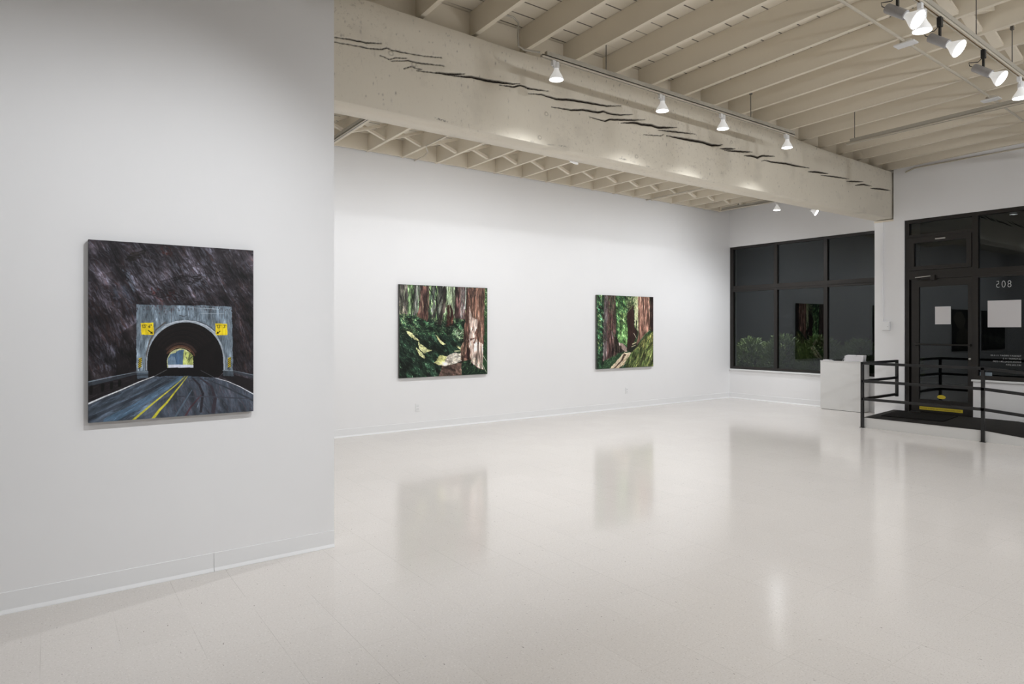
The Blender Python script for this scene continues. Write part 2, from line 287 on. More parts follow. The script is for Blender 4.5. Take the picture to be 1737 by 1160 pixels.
def make_beam():
    xs = np.concatenate([np.linspace(-6.0, 1.5, 12)[:-1], np.arange(1.5, 9.0, .008), np.arange(9.0, XD+.001, .012), np.array([XD+.62])])
    nz = 150; nx = len(xs); tt = np.linspace(0, 1, nz)
    topz = np.interp(xs, [-6, 1.9, 3.6, 5, 7.2, 8.2, 9.2, 11.4, 12], [4.20, 4.195, 4.165, 4.205, 4.205, 4.175, 4.13, 4.105, 4.10])
    botz = np.interp(xs, [-6, 1.9, 6.5, 11.4, 12], [3.31, 3.31, 3.305, 3.325, 3.33])
    X = np.repeat(xs[:, None], nz, 1); Z = botz[:, None] + (topz-botz)[:, None]*tt[None]
    D = np.zeros_like(X); F = np.zeros_like(X)
    rng = np.random.default_rng(3)
    for w, pts in CRACKS:
        n = len(pts); L = sum(math.dist(pts[i], pts[i+1]) for i in range(n-1)); acc = 0
        for i in range(n-1):
            (x0, z0), (x1, z1) = pts[i], pts[i+1]; seg = math.dist(pts[i], pts[i+1])
            m = np.where((xs > x0-.05) & (xs < x1+.05))[0]
            if not len(m): acc += seg; continue
            s = slice(m[0], m[-1]+1); xx, zz = X[s], Z[s]
            u = np.clip(((xx-x0)*(x1-x0)+(zz-z0)*(z1-z0))/(seg*seg), 0, 1)
            d = np.hypot(xx-x0-u*(x1-x0), zz-z0-u*(z1-z0)+.001*np.sin(xx*60))
            q = (acc+u*seg)/L; ww = w*(.95 if x0 < 7.5 else .72)*np.clip(np.sin(PI*np.clip(q, .02, .98))**.6, .12, 1)
            k = np.clip(1.5-d/np.maximum(ww,.0032), 0, 1); D[s] = np.maximum(D[s], k*.022); F[s] = np.maximum(F[s], np.clip(k*1.3, 0, 1)); acc += seg
    topm = np.clip((.010-(topz[:, None]-Z))/.004, 0, 1); D += topm*.022; F = np.maximum(F, topm*.6*(.6+.4*np.sin(X*3.1)))  # rebate along the top edge, its shade also darkened into the colour
    # slow unevenness, chips along the lower edge, knots
    Y = BF + D + .003*np.sin(X*1.7)+.002*np.sin(Z*9+X*2.3)
    for kx, kz in ((2.33, 3.80), (2.545, 3.76), (5.28, 3.40), (4.0, 3.62), (7.0, 3.85), (3.92, 3.375)):
        r = np.hypot((X-kx), (Z-kz)*1.2); Y += -.004*np.exp(-(r/.03)**2)+.003*np.exp(-((r-.035)/.008)**2); F = np.maximum(F, .35*np.exp(-((r-.02)/.006)**2))
    low = (Z-botz[:, None]); ch = np.clip(np.sin(X*5.1)+np.sin(X*13.7+1)+np.sin(X*31+2)*.8-.9, 0, 1)*np.interp(X, [1.5, 1.9, 5.5, 7, 12], [1, 1, .8, .15, .1])
    edge = np.exp(-((low-.022-.012*np.sin(X*7.7))/.007)**2)*(rng.random(X.shape) < .6); F = np.maximum(F, .85*ch*edge); Y += .006*ch*np.exp(-(low/.03)**2)
    for _ in range(800):
        cx = rng.uniform(1.6, 11.2); cz = rng.uniform(3.36, 4.15); sz = rng.uniform(.002, .006); e = rng.uniform(1, 3)
        if rng.random() < .45: cz = rng.uniform(3.95, 4.15)
        i0, i1 = np.searchsorted(xs, [cx-.06, cx+.06])
        if i1 > i0: F[i0:i1] = np.maximum(F[i0:i1], rng.uniform(.15, .75)**1.5*np.exp(-(((X[i0:i1]-cx)/sz)**2+((Z[i0:i1]-cz)/(sz*e))**2)))
    co = np.stack([X, Y, Z], -1).reshape(-1, 3); nb = 4
    extra = np.zeros((nx, nb, 3)); extra[:, :, 0] = xs[:, None]
    extra[:, 0] = np.stack([xs, np.full(nx, BK), topz], -1); extra[:, 1] = np.stack([xs, np.full(nx, BK), botz], -1)
    extra[:, 2] = np.stack([xs, np.full(nx, BF+.15), topz], -1); extra[:, 3] = np.stack([xs, np.full(nx, BF+.15), botz-.001], -1)
    allv = np.concatenate([co, extra.reshape(-1, 3)]); base = nx*nz
    i, j = np.meshgrid(np.arange(nx-1), np.arange(nz-1), indexing='ij'); a = (i*nz+j).ravel()
    q = [np.stack([a, a+nz, a+nz+1, a+1], -1)]
    i = np.arange(nx-1); E = lambda k, ii: base+ii*nb+k
    q.append(np.stack([i*nz+nz-1, (i+1)*nz+nz-1, E(2, i+1), E(2, i)], -1)); q.append(np.stack([E(2, i), E(2, i+1), E(0, i+1), E(0, i)], -1))
    q.append(np.stack([E(0, i), E(0, i+1), E(1, i+1), E(1, i)], -1)); q.append(np.stack([E(1, i), E(1, i+1), E(3, i+1), E(3, i)], -1))
    q.append(np.stack([E(3, i), E(3, i+1), (i+1)*nz, i*nz], -1))
    Q = np.concatenate(q).astype(np.int32)
    me = bpy.data.meshes.new('timber_beam'); me.vertices.add(len(allv)); me.vertices.foreach_set('co', allv.astype(np.float32).ravel())
    me.loops.add(Q.size); me.loops.foreach_set('vertex_index', Q.ravel()); me.polygons.add(len(Q)); me.polygons.foreach_set('loop_start', np.arange(0, Q.size, 4, dtype=np.int32))
    me.update(calc_edges=True); me.validate()
    at = me.attributes.new('split', 'FLOAT', 'POINT'); fv = np.zeros(len(allv), np.float32); fv[:base] = F.ravel(); at.data.foreach_set('value', fv)
    me.materials.append(M['beam']); o = bpy.data.objects.new('timber_beam', me); COL.objects.link(o); return o
beam = tag(make_beam(), 'massive cream-painted timber beam with long dark splits, running to the white column', 'beam')
box('bearing_plate', 'joist', 11.37, 11.9, 4.925, 5.235, Z_BB-.034, Z_BB-.004, beam)

# ================================================================== joists, blocking, bridging
FX = [.93, 1.49, 2.05, 2.615, 3.178, 3.755, 4.314, 4.876, 5.430, 5.977, 6.535, 7.09, 7.632, 8.185, 8.735, 9.263, 9.795, 10.31, 10.823, 11.30]
BX = [.97, 1.50, 2.03, 2.57, 3.10, 3.637, 4.171, 4.733, 5.275, 5.805, 6.330, 6.862, 7.394, 7.93, 8.460, 8.98, 9.495, 10.05, 10.595, 11.10, 11.58]
JW = .046
GJ = 'cream painted joists over the main room'
def joist_front(x, n):
    b = MB(); ys = [-2.99, 1.0, 5.10]; A = []
    for y in ys:
        z = zj(x, y); A.append([b.bm.verts.new(p) for p in ((x, y, z), (x+JW, y, z), (x+JW, y, z+.230), (x, y, z+.230))])
    for p, q in zip(A, A[1:]):
        for i in range(4): b.bm.faces.new((p[i], p[(i+1) % 4], q[(i+1) % 4], q[i]))
    b.bm.faces.new(A[0]); b.bm.faces.new(A[-1][::-1])
    return tag(b.build('ceiling_joist', 'joist'), 'cream painted joist over the main room, %s counted back from the entrance wall' % ORD[n], 'joist', GJ)
for i, x in enumerate(FX): joist_front(x, len(FX)-1-i)
for i, x in enumerate(BX):
    n = len(BX)-1-i; o = box('ceiling_joist', 'joist', x, x+.04, BK+.002, YB-.001, 3.985, 4.220)
    tag(o, 'cream painted joist over the rear bay, %s counted back from the window wall' % (ORD[n] if n < 20 else 'last'), 'joist', 'cream painted joists over the rear bay')
for i in range(len(FX)-1):
    x0, x1 = FX[i]+JW+.001, FX[i+1]-.001; n = len(FX)-2-i
    tag(box('blocking_board', 'joist', x0, x1, 5.06, 5.10, zj(x0, 5.1)+.003, zj(x1, 5.1)+.228), 'cream blocking board on top of the beam, %s gap from the entrance wall' % ORD[n], 'blocking board', 'blocking boards between joists on the beam')
for i in range(len(BX)-1):
    n = len(BX)-2-i
    tag(box('blocking_board', 'joist', BX[i]+.041, BX[i+1]-.001, YB-.062, YB-.022, 3.990, 4.219), 'cream blocking board along the back wall top, %s gap from the window wall' % ORD[n], 'blocking board', 'blocking boards between joists at the back wall')
def brace(x0, z0, x1, z1, y, wy, th, label, group):
    d = Vector((x1-x0, 0, z1-z0)); L = d.length; a = math.atan2(d.z, d.x)
    m = Matrix.Translation(((x0+x1)/2, y, (z0+z1)/2)) @ Matrix.Rotation(-a, 4, 'Y')
    tag(MB().box(-L/2, L/2, -wy/2, wy/2, -th/2, th/2, m).build('bridging_brace', 'joist'), label, 'brace', group)
for i in range(6, len(FX)-1):
    x0, x1 = FX[i]+JW, FX[i+1]; z = zj((x0+x1)/2, 2.33); n = len(FX)-2-i
    brace(x0+.004, z+.195, x1-.004, z+.035, 2.33, .085, .034, 'cream diagonal brace dropping toward the entrance, main room, %s gap from the entrance wall' % ORD[n], 'bridging braces in the main room')
    brace(x0+.004, z+.035, x1-.004, z+.195, 2.235, .085, .034, 'cream diagonal brace rising toward the entrance, main room, %s gap from the entrance wall' % ORD[n], 'bridging braces in the main room')
for i in range(2, len(BX)-1):
    x0, x1 = BX[i]+.04, BX[i+1]; n = len(BX)-2-i
    brace(x0+.004, 4.190, x1-.004, 4.012, 7.90, .048, .032, 'cream diagonal brace dropping toward the window, rear bay, %s gap from the window wall' % ORD[n], 'bridging braces in the rear bay')
    brace(x0+.004, 4.012, x1-.004, 4.190, 7.845, .048, .032, 'cream diagonal brace rising toward the window, rear bay, %s gap from the window wall' % ORD[n], 'bridging braces in the rear bay')

# ================================================================== conduits
def tube_thing(name, pts, r, mat, label, cat, group=None):
    return tag(MB().tube(pts, r).build(name, mat, None, smooth=True), label, cat, group)
c = tube_thing('electrical_conduit', [(3.24, 4.6, 4.25), (3.34, 4.6, 4.255), (3.40, 4.6, 4.22), (3.395, 4.6, 4.10), (3.40, 4.6, 4.01), (3.46, 4.58, 3.985), (3.58, 4.52, 3.975)], .009, 'strut', 'thin grey conduit bending down to the near end of the beam track', 'conduit')
cy = lambda x: 2.75+.024*(x-6)
c = tube_thing('electrical_conduit', [(x, cy(x), zj(x, cy(x))-.014) for x in (1.0, 4, 8.2, 11.3)], .0125, 'track', 'long cream conduit crossing under the joists beside the near lamp track', 'conduit')
for x in (6.64, 9.0):
    z = zj(x, cy(x)); j = MB().box(x-.055, x+.055, cy(x)-.09, cy(x)+.09, z-.045, z-.03, bev=0).build('cover_plate', 'whitem', c, .004)
    MB().lathe([(.052, z-.03), (.052, z-.001)], Matrix.Translation((x, cy(x), 0))).build('junction_box', 'track', j, smooth=True)
tube_thing('electrical_conduit', [(XD-.012, 4.73, 4.045), (XD-.014, 4.60, 4.088), (XD-.014, 4.4, 4.09), (XD-.014, -2.9, 4.09)], .011, 'track', 'cream conduit running along the top of the entrance wall', 'conduit')
tube_thing('electrical_conduit', [(4.16, 7.0, 3.975), (4.165, 7.75, 3.975), (4.33, 8.0, 3.972), (4.38, 8.2, 3.972), (4.39, 8.52, 3.972)], .008, 'track', 'short kinked conduit under the joists near the back wall', 'conduit')
tube_thing('electrical_conduit', [(9.36, 5.3, 3.974), (9.36, 8.52, 3.974)], .011, 'track', 'straight cream conduit beside a joist in the rear bay', 'conduit')
kb = thing('switch_box', (XD, 5.018, 1.46), 'small white switch box fixed on the white column', 'switch box')
MB().box(XD-.052, XD-.001, 4.962, 5.075, 1.465, 1.615).build('housing', 'whitem', kb, .008)
cvr = MB().box(XD-.058, XD-.052, 4.968, 5.069, 1.471, 1.609).build('cover', 'whitem', kb, .002); MB().lathe([(.006, -.062), (.006, -.058)], Matrix.Translation((XD, 4.985, 1.53)) @ Matrix.Rotation(PI/2, 4, 'Y')).build('knob', 'steel', cvr)
MB().tube([(XD-.02, 5.074, 1.61), (XD-.02, 5.074, Z_BB-.036)], .0085).build('conduit', 'whitem', kb, smooth=True)

# ================================================================== lamp tracks
def track(name, x0, y0, x1, y1, z, label, rods, strut=True, copper=False, grp=None):
    t_ = thing(name, (x0, y0, z), label, 'lamp track', grp)
    d = Vector((x1-x0, y1-y0, 0)); L = d.length; m = Matrix.Translation((x0, y0, z)) @ Matrix.Rotation(math.atan2(d.y, d.x), 4, 'Z')
    ch = MB(); ch.box(0, L, -.0175, -.006, 0, .022, m); ch.box(0, L, .006, .0175, 0, .022, m); ch.box(0, L, -.0175, .0175, .014, .022, m); ch.build('track_channel', 'track', t_)
    MB().box(.002, L-.002, -.0058 if copper else -.0025, .0058 if copper else .0025, .006 if copper else .001, .0138, m).build('conductor_slot', 'brass' if copper else 'rod', t_)
    if strut: MB().box(.05, L-.02, -.02, .02, .0225, .062, m).build('support_strut', 'strut', t_)
    for s, zt in rods:
        p = m @ Vector((s, 0, 0)); r = MB().tube([(p.x, p.y, z+(.062 if strut else .022)), (p.x, p.y, zt)], .0045, 8).build('hanger_rod', 'rod', t_, smooth=True)
        MB().box(p.x-.016, p.x+.016, p.y-.012, p.y+.012, zt-.06, zt-.02).build('rod_clamp', 'rod', r)
    return t_
T1Z = 3.905
track('lamp_track', 3.55, 4.46, 7.60, 4.46, T1Z, 'cream lamp track hanging beside the top of the timber beam', [(.79, 4.33), (3.13, 4.30)])
T2Z = 3.885
track('lamp_track', -.6, 1.925, 10.6, 2.19, T2Z, 'cream lamp track with copper slot, nearest the camera at upper right', [(5.0, 4.33), (6.93, 4.33), (7.86, 4.33), (3.2, 4.33)], copper=True)
track('lamp_track', 8.27, 4.14, 8.22, 2.20, 3.84, 'long empty lamp track hanging parallel to the joists', [(.10, 4.30)], strut=True)
track('lamp_track', 3.02, 5.45, 3.02, 8.40, 3.925, 'lamp track along a joist in the rear bay, beside the partition end', [], strut=True)
track('lamp_track', -4.6, 6.23, 10.4, 6.23, 3.925, 'lamp track hidden behind the beam, facing the back wall', [], strut=True)
track('lamp_track', 11.12, 5.5, 11.12, 8.1, 3.888, 'lamp track in the rear bay nearest the windows', [(.3, 3.9845), (2.2, 3.9845)], strut=True)

# ================================================================== lamps
def spot(parent, p, d, power, angle=78, blend=.75, rad=.045):
    L = bpy.data.lights.new('lamp_light', 'SPOT'); L.energy = power; L.color = LAMP_COL; L.spot_size = math.radians(angle); L.spot_blend = blend; L.shadow_soft_size = rad
    o = bpy.data.objects.new('lamp_light', L); COL.objects.link(o); o.parent = parent
    q = Vector(d).to_track_quat('-Z', 'Y').to_matrix().to_4x4(); o.matrix_parent_inverse = parent.matrix_basis.inverted(); o.matrix_basis = Matrix.Translation(p) @ q; return o
BULB = [(.0225, .098), (.025, .082), (.036, .060), (.052, .034), (.063, .012), (.066, .002), (.062, -.002)]
LENS = [(.0001, -.009), (.030, -.0075), (.052, -.004), (.0615, -.0005)]
def make_lamp(kind, x, y, z, zt, d, label, power, group, angle=78, blend=.75):
    """lens centre at x, y, z; light leaves along d; hangs from a track whose underside is at zt"""
    d = Vector(d).normalized(); p = Vector((x, y, z)); q = (-d).to_track_quat('Z', 'Y').to_matrix().to_4x4(); m = Matrix.Translation(p) @ q
    t_ = thing('track_lamp', (x, y, z), label, 'lamp', group)
    if kind == 'white':
        MB().lathe([(.026, .098), (.0265, .10), (.0265, .135), (.024, .141), (.024, .152), (.010, .156)], m).build('socket', 'whitem', t_, smooth=True)
        yk = m @ Vector((0, 0, .125)); ax = y + .0
        MB().box(x-.050, x-.012, y-.016, y+.016, zt-.045, zt+.0002).build('track_adapter', 'whitem', t_, .003)
        a = MB(); a.tube([(x-.032, y, zt-.044), (x-.034, y, zt-.062), (yk.x-.030, yk.y, yk.z)], .006, 8); a.box(yk.x-.034, yk.x-.022, yk.y-.010, yk.y+.010, yk.z-.024, yk.z+.018); a.build('yoke_arm', 'whitem', t_)
    else:
        MB().lathe([(.030, .095), (.0335, .097), (.0335, .250), (.030, .256), (.012, .258)], m).build('barrel', 'grey', t_, smooth=True)
        pv = m @ Vector((0, 0, .165)); tx, ty = pv.x, pv.y
        MB().box(tx-.020, tx+.020, ty-.016, ty+.016, zt-.072, zt+.002).build('track_adapter', 'blackp', t_, .004)
        MB().box(tx-.011, tx+.011, ty-.007, ty+.007, pv.z+.020, zt-.070).build('stem', 'blackp', t_)
        r = m @ Vector((0, 0, .260)); MB().tube([(tx-.004, ty+.012, zt-.07), (tx-.012, ty+.035, zt-.095), (r.x-.01, r.y+.03, r.z+.045), (r.x, r.y+.028, r.z+.02), r], .0035, 8).build('power_cord', 'blackp', t_, smooth=True)
    MB().lathe(BULB, m, 28, cap=False).build('bulb', 'bulb', t_, smooth=True)
    MB().lathe([LENS[0], LENS[1], LENS[2], LENS[3], (.061, .001)], m, 28).build('lens', 'lens', t_, smooth=True)
    if power: spot(t_, p + d*.05, d, power, angle, blend, .10 if angle > 100 else .045)
    return t_
G1 = 'white lamps on the beam track'

for i, (x, s) in enumerate(((3.72, 'nearest the camera'), (5.14, 'second from the camera'), (6.15, 'third from the camera'), (7.44, 'farthest from the camera'))):
    make_lamp('white', x, 4.46, 3.742, T1Z, (0, .03, -1), 'white lit lamp on the beam track, %s' % s, P_DOWN*.78, G1, 119, 1.0)
ty = lambda x: 1.925+.0237*(x+.6)
G2 = 'grey barrel lamps on the near track'; e = (0, -.78, -.62)
for x, s in ((4.80, 'leftmost, overlapping a white lamp'), (5.55, 'middle one'), (6.50, 'rightmost one')):
    make_lamp('grey', x, ty(x)-.130, 3.60, T2Z, e, 'grey barrel lamp with black bracket on the near track, %s' % s, P_WALL*.8, G2, 80, .9)
for x, s in ((5.22, 'behind the leftmost grey lamp'), (7.50, 'at the right edge of the photo')):
    make_lamp('white', x, ty(x), 3.69, T2Z, (0, .03, -1), 'added unseen white lamp on the near track, %s' % s, P_DOWN*.5, 'white lamps on the near track', 155, 1.0)
for x, s in ((3.55, 'above the room centre'), (2.55, 'nearer the camera, out of view'), (9.2, 'near the entrance wall')):  # added out-of-view lamps that brighten the foreground floor
    make_lamp('white', x, ty(x), 3.69, T2Z, (0, .3, -1), 'added unseen white lamp on the near track, %s' % s, P_DOWN*.55, 'white lamps on the near track', 155, 1.0)
track('lamp_track', -1.5, -.9, 9.5, -.9, T2Z, 'added unseen lamp track behind the camera over the near side of the room', [(1.0, 4.33), (6.0, 4.33)])  # added unseen track, its lamps raise the general light in the room
for x, dd, s in ((-.6, (0, .1, -1), 'at its near left end'), (1.6, (.2, .2, -1), 'behind the camera'), (3.8, (.3, 1, -.75), 'above the near floor'), (6.2, (.1, 1, -.75), 'toward the entrance'), (8.4, (0, 1, -.75), 'closest to the entrance')):
    make_lamp('white', x, -.9, 3.69, T2Z, dd, 'added unseen white lamp on the track behind the camera, %s' % s, P_DOWN*(.75 if x < 2 else 1.2), 'added lamps behind the camera', 160, 1.0)
G3 = 'lamps lighting the partition painting'
make_lamp('white', 1.45, ty(1.45), 3.69, T2Z, (-.52, 1, -1.02), 'white lamp on the near track aimed at the tunnel painting', P_WALL*.95, G3, 78, 1.0)
make_lamp('white', -.35, ty(-.35), 3.69, T2Z, (-.15, 1, -1.25), 'white lamp at the near track start, aimed at the partition', P_WALL*.34, G3, 95, 1.0)
G4 = 'lamps washing the back wall'
for x, dd, s, k in ((-4.2, (-.1, 1, -1.5), 'added one farthest behind the partition', .9), (-2.0, (0, 1, -1.5), 'added one second behind the partition', .9), (.5, (0, 1, -1.5), 'added one just behind the partition', .8), (2.75, (-.1, 1, -1.6), 'beside the partition end', .9), (4.55, (-.1, 1, -1.6), 'left of the peeking one', .8), (5.5, (-.1, 1, -1.5), 'its bulb peeking below the beam', .6), (6.7, (-.1, 1, -1.6), 'right of the peeking one', .55), (8.15, (0, 1, -1.6), 'facing the redwood painting', .82), (9.95, (-.05, 1, -1.6), 'nearest the windows', 1.35)):  # lamps behind the partition are added, unseen, to light the alcove
    make_lamp('white', x, 6.25, 3.64 if x == 5.5 else 3.775, 3.925, dd, 'white lamp behind the beam washing the back wall, %s' % s, P_WALL*.60*k, G4, 162, 1.0)
make_lamp('white', 10.2, 6.25, 3.775, 3.925, (-10.0, -2.2, -3.8), 'white lamp behind the beam aimed low at the partition end', 1300, G4, 27, 1.0)
make_lamp('white', 11.12, 6.87, 3.725, 3.888, (-.05, 0, -1), 'white lamp seen under the beam pointing straight down', P_DOWN*1.5, 'lamps on the window track', 140, 1)
make_lamp('white', 11.12, 6.10, 3.57, 3.888, (.3, -1, -.6), 'white lamp seen under the beam facing the entrance side', P_WALL*.06, 'lamps on the window track', 100, 1.0)

